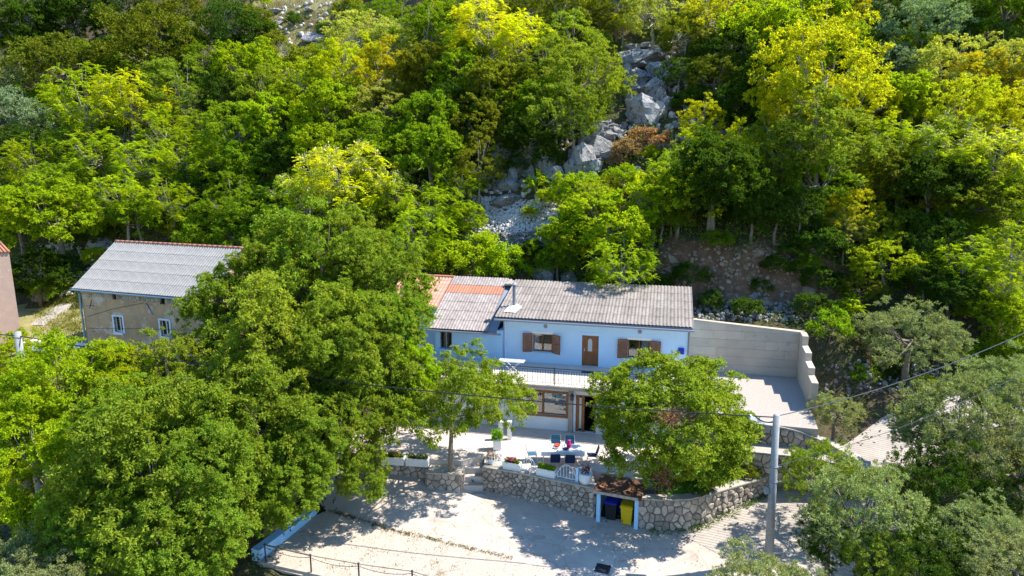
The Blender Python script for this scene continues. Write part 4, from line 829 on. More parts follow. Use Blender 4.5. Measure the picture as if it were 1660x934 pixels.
lobe(T6, 210, 700, 28, 2.1, 0); lobe(T6, 330, 760, 27, 2.0, 2); lobe(T6, 300, 880, 26, 2.2, 0); lobe(T6, 170, 840, 26.5, 2.0, 2)
T7 = near_tree(130, 650, 33, 3.2, 'W', 'b', 1.0, label='bright green tree below the white slab of the old farmhouse', var=2)
lobe(T7, 190, 620, 33.5, 1.8, 0, tint='b'); lobe(T7, 60, 700, 32, 2, 1, tint='b')
near_tree(30, 680, 33, 2.8, 'W', 'b', 1.0, label='bright green tree at the left edge below the concrete pole', var=1)
near_tree(90, 770, 30, 2.9, 'W', 'b', 1.0, label='bright green tree at the left edge above the olive', var=0)
near_tree(20, 600, 38, 2.1, 'W', 'b', 1.0, label='fresh green tree surrounding the left concrete pole', var=2)
near_tree(20, 930, 25, 1.8, 'O', 's', 1.0, label='silvery olive tree in the lower left corner')
near_tree(75, 960, 24.5, 1.6, 'O', 's', 1.0, label='silvery olive bush at the bottom edge right of the corner olive')
# thin tree in the driveway planter
tt = thing('driveway_tree', 'thin trunked tree with drooping foliage and dead white twigs, growing beside the terrace steps', 'tree', (-3.15, 33.3, -.5), .4)
me, cc = crown_mesh('crown', 777, 3.7, 2.2, 190, .5, 48, 5, .14, .055, droop=.9, up=.4, twig=.12, nsub=6, csz=.22, lo=-.35, lumps=.35)
link('crown', me, tt, (.35, .2, 4.0), color=(.19, .27, .02)); link('trunk', trunk_mesh('trunk', 5, 3.6, .13, cc, 4.0, 'bark', 14), tt)
dt = MB(); rgx = np.random.default_rng(4)
for q in range(14):
    p = np.array([0., 0, 3.2]); d = norm(rot_rand(rgx, 1)[0] * np.array([1, 1, .4]) + np.array([0, 0, .8])); pts = [p]
    for s in range(5): d = norm(d + rot_rand(rgx, 1)[0] * .35); pts.append(pts[-1] + d * .62)
    dt.tube(pts, [.05, .035, .025, .018, .01, .005], 5, False)
dt.build('dead_branches', mat('dead_wood', (.5, .47, .42), .9), tt)
# round garden tree
near_tree(1090, 684, 33.3, 3.8, 'T', 'm', .93, label='big rounded tree in front of the pale house, with a patch of brown dead leaves', zg=-.06)
rgd = np.random.default_rng(8); n = 420
for (px_, py_, t_, sp_) in ((1088, 676, 29.9, (.36, .2, .2)), (1075, 770, 30.3, (.25, .2, .5))):
    c0 = atd(px_, py_, t_); C = rgd.normal(0, 1, (n, 3)) * np.array(sp_) + c0; V, F = leaf_arrays(C, rot_rand(rgd, n) - np.array([0, 0, .7]), rot_rand(rgd, n), np.full(n, .13), np.full(n, .05))
    o_ = link('dead_leaf_spray', raw_mesh('dead_leaf_spray', V, F, M['leaf_dull']), color=(.26, .13, .09))
    tr_ = [t for t in TREES if t[4] and t[4].startswith('big rounded')][0][0]; tag(o_, kind='stuff'); o_.parent = tr_; bpy.context.view_layer.update(); o_.matrix_parent_inverse = tr_.matrix_world.inverted()
# olives, right side
for (px_, py_, t_, r_, tn, hs, lb) in [
    (1475, 552, 41.5, 3.15, 's', .85, 'large silvery olive tree standing above the ramp, right of the concrete wall'),
    (1355, 668, 36, 1.25, 's', .9, 'small silvery olive beside the end of the upper stone wall'),
    (1330, 768, 31.5, 1.8, 'm', 1.0, 'greener olive bush right behind the tall concrete pole'),
    (1402, 848, 27, 2.45, 's', 1.1, 'near olive tree filling the space right of the tall pole'),
    (1475, 790, 30, 1.4, 's', 1.0, 'olive tree in the gap before the pale bend of the ramp'),
    (1495, 700, 33, 1.5, 's', 1.0, 'olive tree left of the dark mass on the right edge'),
    (1560, 690, 32, 2.8, 's', 1.1, 'tall olive tree with the darkest crown near the right edge'),
    (1640, 640, 33, 2.4, 's', 1.0, 'olive tree cut by the right edge of the photo, upper one'),
    (1540, 810, 29, 2.5, 'k', 1.1, 'dark shaded olive tree low on the right'),
    (1640, 770, 29, 2.6, 's', 1.1, 'olive tree cut by the right edge of the photo, middle one'),
    (1590, 880, 26, 1.9, 's', 1.0, 'olive tree in front of the dark ones, near the bottom right'),
    (1230, 965, 22.5, 1.7, 's', 1.0, 'olive crown peeping in at the bottom edge below the tall pole'),
    (1300, 975, 22.5, 1.2, 's', 1.0, 'small olive crown at the bottom edge right of the tall pole'),
    (1480, 930, 25, 1.9, 'k', 1.0, 'shaded olive bush at the bottom edge'),
    (1650, 930, 24, 1.8, 's', 1.0, 'olive tree in the bottom right corner'),
    (1345, 885, 26.6, 1.2, 'k', .9, 'low dark olive bush under the near olive tree'), (1420, 905, 25.6, 1.4, 'm', .9, 'leafy understorey olive bush at the bottom edge, centre right'), (1530, 900, 25.6, 1.5, 'k', .9, 'dark olive bush between the two bottom right olives')]:
    near_tree(px_, py_, t_, r_, 'O' if tn != 'g' else 'B', tn, hs, label=lb)
for (px_, py_, z_, r_, tn, lb) in [(1130, 800, -.05, .75, 'k', 'dark shrub spilling over the stone wall beside the bin shelter'), (1075, 790, -.05, .8, 'k', 'dark shrub directly right of the bin shelter roof'),
    (1222, 722, -.05, 1.15, 'g', 'dense green shrub on the lawn between the round tree and the tall pole'), (1215, 775, -.05, .6, 'o', 'small brownish bush on the wall near the tall pole'), (1245, 765, -.05, .5, 'o', 'tiny olive coloured bush behind the tall pole'), (1165, 765, -.05, .6, 'g', 'little green bush on the lawn'),
    (1395, 625, 1.8, 1.1, 'g', 'green bush on the rubble right of the concrete wall'), (1440, 610, 2.2, 1.2, 'k', 'dark bush behind the low rubble wall of the ramp'), (1345, 610, 1.8, .8, 'o', 'brownish bush at the outer foot of the concrete wall'),
    (1500, 640, 1.6, .9, 'b', 'bright weed bush at the end of the rubble wall'), (1340, 590, 2.2, 1.0, 'k', 'dark bush touching the outer face of the concrete wall'), (1560, 600, 2.6, 1.4, 'b', 'bright bush above the ramp bend'), (1620, 600, 2.8, 1.5, 'g', 'leafy bush above the ramp at the right edge')]:
    p_ = at(px_, py_, z_); place('S', (p_[0], p_[1], z_ - .1), r_, tn, px_, py_, label=lb)
#ENDVEG

# ---------------------------------------------------------------- planter boxes, flowers, pot
def plant_in(parent, name, n, ext, L_, W_, col, seed, z=0, upb=1., m='leaf'):
    rg = np.random.default_rng(seed); C = (rg.random((n, 3)) * 2 - 1) * np.array(ext) + np.array([0, 0, z + ext[2]]); V, F = leaf_arrays(C, rot_rand(rg, n) + np.array([0, 0, upb]), rot_rand(rg, n) + np.array([0, 0, .4]), L_ * rg.uniform(.6, 1.2, n), np.full(n, W_))
    return link(name, raw_mesh(name, V, F, M[m]), parent, color=col)
def planter(p, q_, label, leafcol, flower=None, seed=1, h=.38, d=.36, group='white flower boxes', z=.03, nleaf=260):
    p = np.array(p); q_ = np.array(q_); L_ = np.linalg.norm(q_ - p); c = (p + q_) / 2; rz = math.atan2(q_[1] - p[1], q_[0] - p[0])
    g = thing('flower_box', label, 'flower box', (c[0], c[1], z), rz, group)
    b = MB(); b.box(-L_ / 2, L_ / 2, -d / 2, -d / 2 + .04, 0, h); b.box(-L_ / 2, L_ / 2, d / 2 - .04, d / 2, 0, h); b.box(-L_ / 2, -L_ / 2 + .04, -d / 2 + .041, d / 2 - .041, 0, h); b.box(L_ / 2 - .04, L_ / 2, -d / 2 + .041, d / 2 - .041, 0, h); b.build('box', M['white_paint'], g)
    MB().box(-L_ / 2 + .041, L_ / 2 - .041, -d / 2 + .042, d / 2 - .042, .02, h - .05).build('earth', M['soil'], g)
    plant_in(g, 'plant', nleaf, (L_ * .45, d * .42, .13), .16, .06, leafcol, seed, h - .08)
    if flower: plant_in(g, 'flowers', 150, (L_ * .3, d * .4, .12), .08, .07, flower, seed + 5, h, .2)
    return g
planter(wl_(1.08), wl_(1.98), 'white flower box with magenta flowers on the terrace wall', (.1, .2, .02), (.45, .02, .22), 3)
planter(wl_(2.92), wl_(3.9), 'white flower box with bright yellow green plants on the terrace wall', (.2, .33, .02), None, 4, nleaf=500)
for k, (a_, lb) in enumerate([(-8.2, 'white planter box at the left end of the row on the shaded wall'), (-6.9, 'white planter box in the middle of the row on the shaded wall'), (-5.6, 'white planter box nearest the thin driveway tree')]):
    planter((a_, 34.5 - (a_ + 8.4) * .14), (a_ + 1.2, 34.5 - (a_ + 9.6) * .14), lb, (.1, .17, .03), (.4, .3, .05) if k == 1 else None, 20 + k, h=.42, d=.4, z=-.27, group='white planter boxes on the shaded wall')
pp = at(955, 786, .03)
pt = thing('plant_pot', 'round white plant pot with a dry reddish plant beside the bin shelter', 'plant pot', (3.62, 31.42, .03))
MB().lathe([(.2, 0), (.31, .12), (.34, .28), (.3, .46), (.27, .5), (.3, .54), (.26, .54), (.24, .44)], (0, 0, 0), 18).build('pot', M['white_paint'], pt, smooth=True)
plant_in(pt, 'plant', 90, (.2, .15, .22), .14, .05, (.14, .02, .02), 9, .5)
# gate pillars by the terrace entrance
for (px_, py_, lb) in ((812, 712, 'white square gate pillar left of the sunny terrace'), (826, 712, 'second white square gate pillar, nearest the house wall')):
    p_ = at(px_, py_, 0); MBp = MB().bbox(-.13, .13, -.13, .13, 0, 1.1, .03); tag(MBp.build('gate_pillar', M['white_paint'], loc=p_), lb, 'pillar')
g = thing('plant_pot', 'square white pot with a bright green plant beside the gate pillar', 'plant pot', at(806, 728, 0))
MB().bbox(-.22, .22, -.22, .22, 0, .6, .02).build('pot', M['white_paint'], g); plant_in(g, 'plant', 300, (.3, .25, .28), .2, .07, (.15, .33, .02), 31, .55)
g = thing('plant_pot', 'white pot with pink flowers at the head of the steps', 'plant pot', at(797, 752, 0))
MB().lathe([(.15, 0), (.22, .3), (.2, .3)], (0, 0, 0), 12).build('pot', M['white_paint'], g); plant_in(g, 'plant', 120, (.25, .2, .2), .12, .05, (.1, .18, .03), 32, .28); plant_in(g, 'flowers', 90, (.25, .2, .18), .07, .06, (.55, .12, .2), 33, .35)

# ---------------------------------------------------------------- bin shelter and bins
shz = -1.66; s0 = np.array([4.12, 30.72]); s1 = np.array([5.98, 30.02]); du = (s1 - s0) / np.linalg.norm(s1 - s0); srz = math.atan2(du[1], du[0]); SW = np.linalg.norm(s1 - s0)
sh = thing('bin_shelter', 'open bin shelter with two pale blue posts under a brown litter covered roof', 'shelter', (*s0, shz), srz)
MB().bbox(-.02, .16, -.02, .16, 0, 1.62, .005).build('post', M['annex_wall'], sh); MB().bbox(SW - .16, SW + .02, -.02, .16, 0, 1.62, .005).build('post', M['annex_wall'], sh)
MB().bbox(-.16, SW + .16, -.22, 1.6, 1.625, 1.76, .01).build('roof', M['brown_roof'], sh)
et = MB().bbox(0, .3, 0, .03, 0, .14, .005).mesh('edge_tile', M['coping'])
for k in range(int((SW + .34) / .31)): link('edge_tile', et, sh, (-.16 + k * .312, -.256, 1.63))
MB().box(-.02, .02, .161, 1.8, 0, 1.62).build('side_wall', M['shade_blue_wall'], sh); MB().box(SW - .02, SW + .02, .161, 1.8, 0, 1.62).build('side_wall', M['shade_blue_wall'], sh); MB().box(.021, SW - .021, 1.75, 1.8, 0, 1.62).build('back_wall', M['shade_blue_wall'], sh)
def rbox(taper, w0, d0, z0, z1): 
    a = w0 / 2; b = d0 / 2; c = a * taper; d = b * taper
    return MB().add([(-c, -d, z0), (c, -d, z0), (c, d, z0), (-c, d, z0), (-a, -b, z1), (a, -b, z1), (a, b, z1), (-a, b, z1)], [(0, 3, 2, 1), (4, 5, 6, 7), (0, 1, 5, 4), (1, 2, 6, 5), (2, 3, 7, 6), (3, 0, 4, 7)])
def wbin(lx, ly, body, lid, label):
    p_ = s0 + du * lx + np.array([-du[1], du[0]]) * ly; b = thing('wheelie_bin', label, 'wheelie bin', (*p_, shz + .01), srz, 'wheelie bins in the shelter')
    rbox(.82, .56, .62, .08, .95).build('body', M[body], b)
    l_ = MB(); l_.add([(-.31, -.37, .95), (.31, -.37, .95), (.31, .33, .98), (-.31, .33, .98), (-.31, -.37, 1.0), (.31, -.37, 1.0), (.26, -.28, 1.06), (-.26, -.28, 1.06), (.28, .3, 1.1), (-.28, .3, 1.1), (.31, .33, 1.04), (-.31, .33, 1.04)],
          [(0, 3, 2, 1), (0, 1, 5, 4), (4, 5, 6, 7), (7, 6, 8, 9), (9, 8, 10, 11), (5, 1, 2, 10), (5, 10, 8, 6), (4, 11, 3, 0), (4, 7, 9, 11), (2, 3, 11, 10)]); l_.build('lid', M[lid], b)
    MB().tube([(-.22, .36, 1.0), (.22, .36, 1.0)], .018).build('handle', M[lid], b)
    for sx_ in (-1, 1): MB().tube([(sx_ * .22, .25, .1), (sx_ * .28, .25, .1)], .1, 12).build('wheel', M['bin_black'], b)
    MB().box(-.16, .16, -.315, -.3, .72, .8).build('grip_panel', M[body], b)
wbin(1.42, .42, 'bin_yellow', 'bin_yellow', 'yellow wheelie bin with its lid closed on the right in the shelter')
wbin(.62, .55, 'bin_black', 'bin_blue', 'black wheelie bin with a blue lid on the left in the shelter')
wbin(.9, 1.2, 'bin_blue', 'bin_blue', 'blue wheelie bin standing behind the others in the shelter')
for (lx, ly, lb) in ((.25, .2, 'brown clay pot on the left of the bin shelter roof'), (1.62, .25, 'clay saucer with dry leaves at the right front of the shelter roof')):
    p_ = s0 + du * lx + np.array([-du[1], du[0]]) * ly; g = thing('clay_pot', lb, 'plant pot', (*p_, shz + 1.765)); MB().lathe([(.12, 0), (.2, .12), (.17, .12)], (0, 0, 0), 12).build('pot', M['terracotta'], g); plant_in(g, 'plant', 60, (.15, .15, .1), .1, .05, (.16, .1, .05), 41, .1)

# ---------------------------------------------------------------- cast concrete wall round the pad
cw = thing('concrete_wall', 'cast concrete retaining wall whose right arm steps down beside the gravel pad', 'wall', tuple(hw(0, 0, 0)), -YAW)
mb = MB(); zl_, zr_ = 5.75, 5.3
mb.add([(5.9, 1.98, 2), (12.42, 1.98, 2), (12.42, 1.98, zr_), (5.9, 1.98, zl_), (5.9, 2.3, 2), (12.75, 2.3, 2), (12.75, 2.3, zr_), (5.9, 2.3, zl_)], [(0, 1, 2, 3), (5, 4, 7, 6), (3, 2, 6, 7), (0, 3, 7, 4), (1, 5, 6, 2)])
mb.build('back_wall', M['cast_concrete'], cw)
def along_r(v): return 12.42 - (1.98 - v) * .042
stp = [(1.98, 1.0, 5.3), (1.0, -.6, 4.75), (-.6, -2.0, 4.3), (-2.0, -3.4, 3.9)]
for (va, vb, zt_) in stp:
    a0 = along_r(va); a1 = along_r(vb); MB().add([(a1, vb, -1), (a0, va, -1), (a0, va, zt_), (a1, vb, zt_), (a1 + .34, vb, -1), (a0 + .34, va, -1), (a0 + .34, va, zt_), (a1 + .34, vb, zt_)], [(0, 3, 2, 1), (4, 5, 6, 7), (3, 7, 6, 2), (0, 4, 7, 3), (1, 2, 6, 5)]).build('stepped_wall', M['cast_concrete'], cw)
rg = random.Random(4)
for r_ in range(6):
    z0 = PADZ + .03 + r_ * .54; xs = [5.95] + sorted(rg.uniform(6.4, 12.0) for _ in range(3)) + [12.38]
    for i in range(4):
        def zt2(x): return min(z0 + .525, zl_ + (zr_ - zl_) * (x - 5.9) / 6.52 - .01)
        x0, x1 = xs[i] + .012, xs[i + 1] - .012
        if zt2(x1) - z0 < .06 or x1 - x0 < .15: continue
        y = 1.98; e = .014 + rg.uniform(0, .006); MB().add([(x0, y - e, z0), (x1, y - e, z0), (x1, y - e, zt2(x1)), (x0, y - e, zt2(x0)), (x0, y, z0), (x1, y, z0), (x1, y, zt2(x1)), (x0, y, zt2(x0))], [(0, 1, 2, 3), (3, 2, 6, 7), (0, 3, 7, 4), (1, 5, 6, 2), (0, 4, 5, 1)]).build('panel', M['cast_concrete'], cw)
g = MB(); p_ = at(1328, 640, 2.2); q_ = at(1345, 655, 2.0); tag(g.tube([p_, q_], .07, 8).build('green_pipe', M['green_plastic']), 'short green plastic pipe at the outer foot of the concrete wall', 'pipe')

# ---------------------------------------------------------------- old farmhouse
Y2 = R(18); OO = (-31.607, 48.979, 0)
OH = thing('old_farmhouse', 'old stone farmhouse with flaking beige plaster and grey corrugated roof', 'house', OO, -Y2)
ez = 6.2; W11 = 11.7
ow1 = (2.95, 3.75, 3.15, 4.3); ow2 = (7.15, 7.95, 3.2, 4.35); uw1 = (3.05, 3.4, 5.55, 6.0); uw2 = (7.3, 7.75, 5.5, 6.0)
mb = MB(); holes_wall(mb, .15, W11 - .2, 0, ez - .12, .3, .75, [ow1, ow2, uw1, uw2]); mb.box(.15, .55, .751, 7.6, 0, ez - .12); mb.box(W11 - .6, W11 - .2, .751, 7.6, 0, ez - .12)
mb.add([(.15, .3, ez - .12), (.15, 7.6, ez - .12), (.15, 4.0, 8.9), (.5, .3, ez - .12), (.5, 7.6, ez - .12), (.5, 4, 8.9)], [(0, 2, 1), (3, 4, 5)]); mb.add([(W11 - .2, .3, ez - .12), (W11 - .2, 7.6, ez - .12), (W11 - .2, 4.0, 8.9)], [(0, 1, 2)])
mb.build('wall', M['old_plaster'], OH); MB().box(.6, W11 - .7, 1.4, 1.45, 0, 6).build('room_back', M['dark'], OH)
rgw = random.Random(21)       # rough exposed stones along the eaves
for k in range(52):
    u0 = .3 + k * .215; 
    if any(h[0] - .1 < u0 < h[1] + .05 for h in (uw1, uw2)): continue
    cs = voronoi(.24, .26 + rgw.uniform(-.05, .12), .5, rgw); zo = rgw.uniform(-.06, .04); c = [(x + u0 + rgw.uniform(-.03, .03), z + 5.62 + zo + rgw.uniform(-.03, .03)) for x, z in cs[0]]; n_ = len(c); ce = (sum(p[0] for p in c) / n_, sum(p[1] for p in c) / n_)
    V = [(p[0], .302, p[1]) for p in c] + [(ce[0] + (p[0] - ce[0]) * .7, .25, ce[1] + (p[1] - ce[1]) * .7) for p in c]
    MB().add(V, [(i, (i + 1) % n_, n_ + (i + 1) % n_, n_ + i) for i in range(n_)] + [tuple(range(n_, 2 * n_))]).build('stone', M['stone'], OH)
for W in (ow1, ow2):
    a, b, c, d = W; s_ = MB(); s_.box(a - .13, a, .26, .3, c - .1, d + .1); s_.box(b, b + .13, .26, .3, c - .1, d + .1); s_.box(a, b, .26, .3, d, d + .12); s_.box(a - .02, b + .02, .14, .3, c - .16, c); s_.build('window_surround', M['white_render'], OH)
    w_ = window(OH, W, .45, m='white_paint', mull=1, sill=False)
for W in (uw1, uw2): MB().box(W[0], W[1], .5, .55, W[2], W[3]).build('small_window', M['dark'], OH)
ol = math.hypot(4.05, 2.85); oup = (0, 4.05 / ol, 2.85 / ol)
b_ = roof(OH, (-.12, -.1, ez), (1, 0, 0), oup, W11 + .1, ol, 13, 5, 4, .06, M['roof_cool'], seg=6); b_.build('roof_board', M['zinc'], OH)
MB().add([(-.12, 3.97, 9.05), (W11, 3.97, 9.05), (W11, 8, 6.2), (-.12, 8, 6.2)], [(0, 1, 2, 3)]).build('rear_roof', M['roof_cool'], OH)
rt = MB().tube([(0, 0, 0), (.46, 0, .01)], [.13, .11], 8).mesh('ridge_tile', M['terracotta'], True)
for k in range(26): link('ridge_tile', rt, OH, (-.12 + k * .452, 3.98, 9.12))
MB().tube([(-.2, -.16, ez - .06), (W11, -.16, ez - .1)], .06, 8).build('gutter', M['zincblue'], OH)
MB().tube([(.02, -.1, ez - .08), (.08, .2, ez - .4), (.08, .2, .3)], .07, 8).build('downpipe', M['zincblue'], OH)
br = MB(); br.tube([(.6, .3, 4.9), (.75, .1, 4.95), (1.5, .05, 5.05)], .02); br.tube([(1.05, .05, 4.8), (1.35, .05, 5.4)], .03); br.build('wall_bracket', M['iron'], OH)
MB().tube([(6.1, .28, 5.5), (6.7, .2, 4.7)], .025).build('wall_bracket', M['iron'], OH)
hcb = MB(); hcb.tube([(.5, .27, 4.1), (3.2, .2, 4.9), (5.9, .27, 5.5)], .012, 4); hcb.tube([(.4, .27, 3.2), (5.5, .2, 3.6), (11, .2, 3.9)], .012, 4); hcb.build('wall_cable', M['cable'], OH)
# pink house at the left edge
p_ = atd(14, 405, 52); PH = thing('pink_house', 'pinkish plastered house cut by the left edge of the photo', 'house', (p_[0], p_[1], 0), R(41))
MB().box(-8, 0, 0, 7, -1, p_[2] - .15).build('wall', M['pink_plaster'], PH)
rt2 = MB().tube([(0, -.12, 0), (0, 7.2, .1)], [.1, .1], 6).mesh('roof_tile', M['terracotta'], True)
for k in range(36): link('roof_tile', rt2, PH, (-8 + k * .228, 0, p_[2] - .12 if True else 0))
# white slab/canopy, path, pole on the left
g = thing('low_canopy', 'low white roof slab beside the corner of the old farmhouse', 'canopy', (-34.4, 49.2, 0), R(-14)); MB().bbox(-2.6, 2.6, -1.1, 1.2, 1.75, 1.87, .02).build('roof', M['white_paint'], g)
for sx_ in (-2.4, 2.3):
    for sy in (-.9, 1.0): MB().tube([(sx_, sy, .2), (sx_, sy, 1.75)], .06).build('post', M['white_paint'], g)
pa = [at(48, 527, 1.5), at(70, 527, 1.6), at(130, 482, 3.0), at(118, 476, 3.1)]
mb = MB(); mb.add([tuple(p) for p in pa] + [tuple(p - np.array([0, 0, 1.5])) for p in pa], [(0, 1, 2, 3), (0, 4, 5, 1), (1, 5, 6, 2), (2, 6, 7, 3), (3, 7, 4, 0)])
tag(mb.build('path', M['path']), kind='structure')
def pole(base, top, r0, r1, label):
    base = np.array(base); g = thing('concrete_pole', label, 'utility pole', base); MB().tube([(0, 0, -.5), *( [tuple(top - base)] )], [r0, r1], 12).build('shaft', M['pole'], g, smooth=True); return g
PB = np.array([11.28, 27.3, ZR(11.28, 27.3)]); PT = atd(1259, 673, 28.9)
po = pole(PB, PT, .2, .135, 'tall pale concrete utility pole carrying a street lamp, right of the driveway')
def pp_(f): return (PT - PB) * f
for f in (.66, .56):
    c = pp_(f); MB().tube([c - np.array([0, 0, .03]), c + np.array([0, 0, .03])], .19, 12).build('steel_band', M['zinc'], po); MB().tube([c, c + np.array([.3, -.1, .02])], .02).build('hook', M['zinc'], po)
c = pp_(.5); MB().bbox(c[0] - .36, c[0] - .18, c[1] - .1, c[1] + .1, c[2] - .16, c[2] + .12, .01).build('junction_box', M['pole'], po)
sln = thing('street_lamp', 'white street lamp head on a short arm fixed to the tall pole', 'street lamp', tuple(PB + pp_(.94)))
arm = MB().tube([(-.12, 0, -.25), (-.35, .05, -.12), (-.5, .1, -.02)], .035, 6).build('arm', M['zinc'], sln)
h = MB(); h.add([(-.42, .06, -.05), (-.42, .26, -.05), (-1.1, .34, .22), (-1.1, .02, .22), (-.45, .08, .06), (-.45, .24, .06), (-1.05, .3, .34), (-1.05, .06, .34)], [(0, 3, 2, 1), (4, 5, 6, 7), (0, 1, 5, 4), (1, 2, 6, 5), (2, 3, 7, 6), (3, 0, 4, 7)]); h.build('lamp_head', M['lamp_white'], sln)
LT = atd(28, 538, 34); LB = np.array([LT[0], LT[1], float(zlow(LT[0], LT[1]))])
lp = pole(LB, LT, .24, .15, 'grey concrete pole rising from the trees at the left edge')
c = (LT - LB); MB().tube([c - np.array([0, 0, .3]), c - np.array([0, 0, .24])], .18, 10).build('steel_band', M['zinc'], lp)
def cable(a, b, sag, r, m, label, n=24):
    a = np.array(a); b = np.array(b); pts = [a + (b - a) * t + np.array([0, 0, -4 * sag * t * (1 - t)]) for t in np.linspace(0, 1, n)]
    tag(MB().tube(pts, r, 5).build('overhead_cable', M[m]), label, 'cable', None)
cable(LT - np.array([0, 0, .2]), PT - np.array([0, 0, .1]), .55, .028, 'cable', 'black overhead cable from the left pole across the trees to the tall pole')
cable(PT - np.array([0, 0, .05]), atd(1720, 512, 30), .45, .02, 'cable_grey', 'thick grey overhead cable running from the tall pole to the upper right')
cable(PB + pp_(.66), atd(1720, 575, 30), .5, .012, 'cable_grey', 'thin grey overhead wire running from the middle of the tall pole to the right')
cable(LT - np.array([0, 0, .2]), atd(-60, 530, 36), .1, .028, 'cable', 'black overhead cable leaving the left pole toward the photo edge')
cable(PT * np.array([1, 1, 1]) - np.array([.1, 0, .3]), PT - np.array([.9, .0, .05]), .12, .03, 'cable', 'short looping black cable at the head of the tall pole', 8)

# ---------------------------------------------------------------- lot edge: white wall, kerb, chain fence, drain
wz = -1.1
bw = thing('low_white_wall', 'low white painted wall along the left edge of the gravel lot, partly under drooping leaves', 'wall')
a_ = at(513, 825, wz); b2 = at(420, 893, wz); dn = b2 - a_; nn = np.array([-dn[1], dn[0], 0]); nn /= np.linalg.norm(nn); nn *= -.45
V = [a_, b2, b2 + nn, a_ + nn]; V2 = [v * np.array([1, 1, 1]) for v in V]
MB().add([tuple(v) for v in V] + [(v[0], v[1], -3.2) for v in V], [(0, 1, 2, 3), (0, 4, 5, 1), (1, 5, 6, 2), (2, 6, 7, 3), (3, 7, 4, 0)]).build('wall', M['annex_wall'], bw)  # white wall given a blue base colour for the shade it lies in
kb = [at(428, 905, -1.5), at(560, 934, -1.55), at(700, 965, -1.6)]
kw = thing('edge_kerb', 'low concrete edge wall in front of the gravel lot under the chain fence', 'kerb'); mb = MB()
for i in range(2):
    p_, q_ = kb[i], kb[i + 1]; d = norm(q_ - p_); n3 = np.array([d[1], -d[0], 0]) * .3; mb.add([tuple(p_), tuple(q_), tuple(q_ + n3), tuple(p_ + n3)] + [tuple(x - np.array([0, 0, 1.6])) for x in (p_, q_, q_ + n3, p_ + n3)], [(0, 3, 2, 1), (3, 7, 6, 2), (0, 1, 5, 4), (0, 4, 7, 3), (1, 2, 6, 5)])
mb.build('wall', M['coping'], kw)
cf = thing('chain_fence', 'dark post and chain fence with a weathered top bar along the front of the lot', 'fence')
tops = [at(429, 884, -.72), at(503, 901, -.75), at(581, 915, -.78), at(668, 927, -.8), at(765, 955, -.85)]; k = 0
for p_ in tops:
    MB().tube([(p_[0], p_[1], -1.6), tuple(p_)], .035, 8).build('post', M['iron'], cf); MB().lathe([(.05, 0), (.06, .04), (.02, .09)], tuple(p_), 8).build('post_cap', M['iron'], cf)
for i in range(4):
    a_, b2 = tops[i], tops[i + 1]; L_ = np.linalg.norm(b2 - a_); mb = MB(); n = int(L_ / .07)
    for j in range(n):
        t0 = j / n; t1 = (j + 1.15) / n; f = lambda t: a_ + (b2 - a_) * t + np.array([0, 0, -.08 - 4 * .16 * t * (1 - t)]); mb.tube([f(t0), f((t0 + t1) / 2), f(t1)], [.01, .022 if j % 2 else .014, .01], 4)
    mb.build('chain', M['iron'], cf)
    MB().tube([a_ + np.array([0, 0, .02]), b2 + np.array([0, 0, .02])], .022 if i else .035, 6).build('top_bar', M['bark'] if i == 0 else M['pale_bark'], cf)
dr = thing('drain_cover', 'dark square drain cover in the driveway shade', 'drain cover', at(977, 922, ZR(3.94, 27)), R(-20))
dr.location.z = ZR(3.94, 27) + .004
MB().bbox(-.32, .32, -.32, .32, 0, .02, .01).build('frame', M['iron'], dr)
for k in range(6): MB().box(-.28, .28, -.27 + k * .095, -.21 + k * .095, .021, .03).build('grate_bar', M['bin_black'], dr)

# ---------------------------------------------------------------- rocks
def rock_mesh(seed, m='rock', sub=2, pts=17):
    """angular block: hull of random points, faces broken up and roughened"""
    import bmesh
    rg = np.random.default_rng(seed); bm = bmesh.new()
    P = rot_rand(rg, pts) * rg.uniform(.75, 1.05, (pts, 1)); P = np.sign(P) * np.abs(P) ** .8
    for p in P: bm.verts.new(p.tolist())
    r_ = bmesh.ops.convex_hull(bm, input=bm.verts); bmesh.ops.delete(bm, geom=list({g for g in r_['geom_interior'] + r_['geom_unused'] if isinstance(g, bmesh.types.BMVert)}), context='VERTS')
    if sub: bmesh.ops.subdivide_edges(bm, edges=bm.edges[:], cuts=sub, use_grid_fill=True)
    bmesh.ops.triangulate(bm, faces=bm.faces[:]); bm.verts.index_update()
    V = np.array([v.co[:] for v in bm.verts]); am = .05 if sub > 1 else .03
    if sub:
        V += am * np.stack([fbm(V[:, 0] * 3 + i * 7, V[:, 1] * 3 + V[:, 2] * 4.3, 1.4, seed + i) for i in range(3)], -1)
        cr = np.abs(np.sin(V[:, 0] * 4 + V[:, 2] * 3 + seed)) < .12; V[cr] *= .9
    F = [[v.index for v in f.verts] for f in bm.faces]; bm.free(); return raw_mesh('boulder', V, F, M[m])
RK = [rock_mesh(i, sub=3) for i in range(8)]; BRK = [rock_mesh(20 + i, 'brown_rock', 1, 12) for i in range(3)]; SRK = [rock_mesh(40 + i, 'rock', 0, 15) for i in range(4)]
def crag(parent, L_, k0):
    for i, (x, y, w_, h_) in enumerate(L_):
        rock(parent, x, y, w_, h_, k=i + k0, emb=.15)
        for j in range(5):
            f = rnd.uniform(.22, .5); rock(parent, x + rnd.uniform(-.55, .55) * w_, y + rnd.uniform(-.5, .6) * h_, w_ * f * rnd.uniform(.7, 1.3), h_ * f * rnd.uniform(.7, 1.4), k=i * 3 + j + k0, emb=-.3)
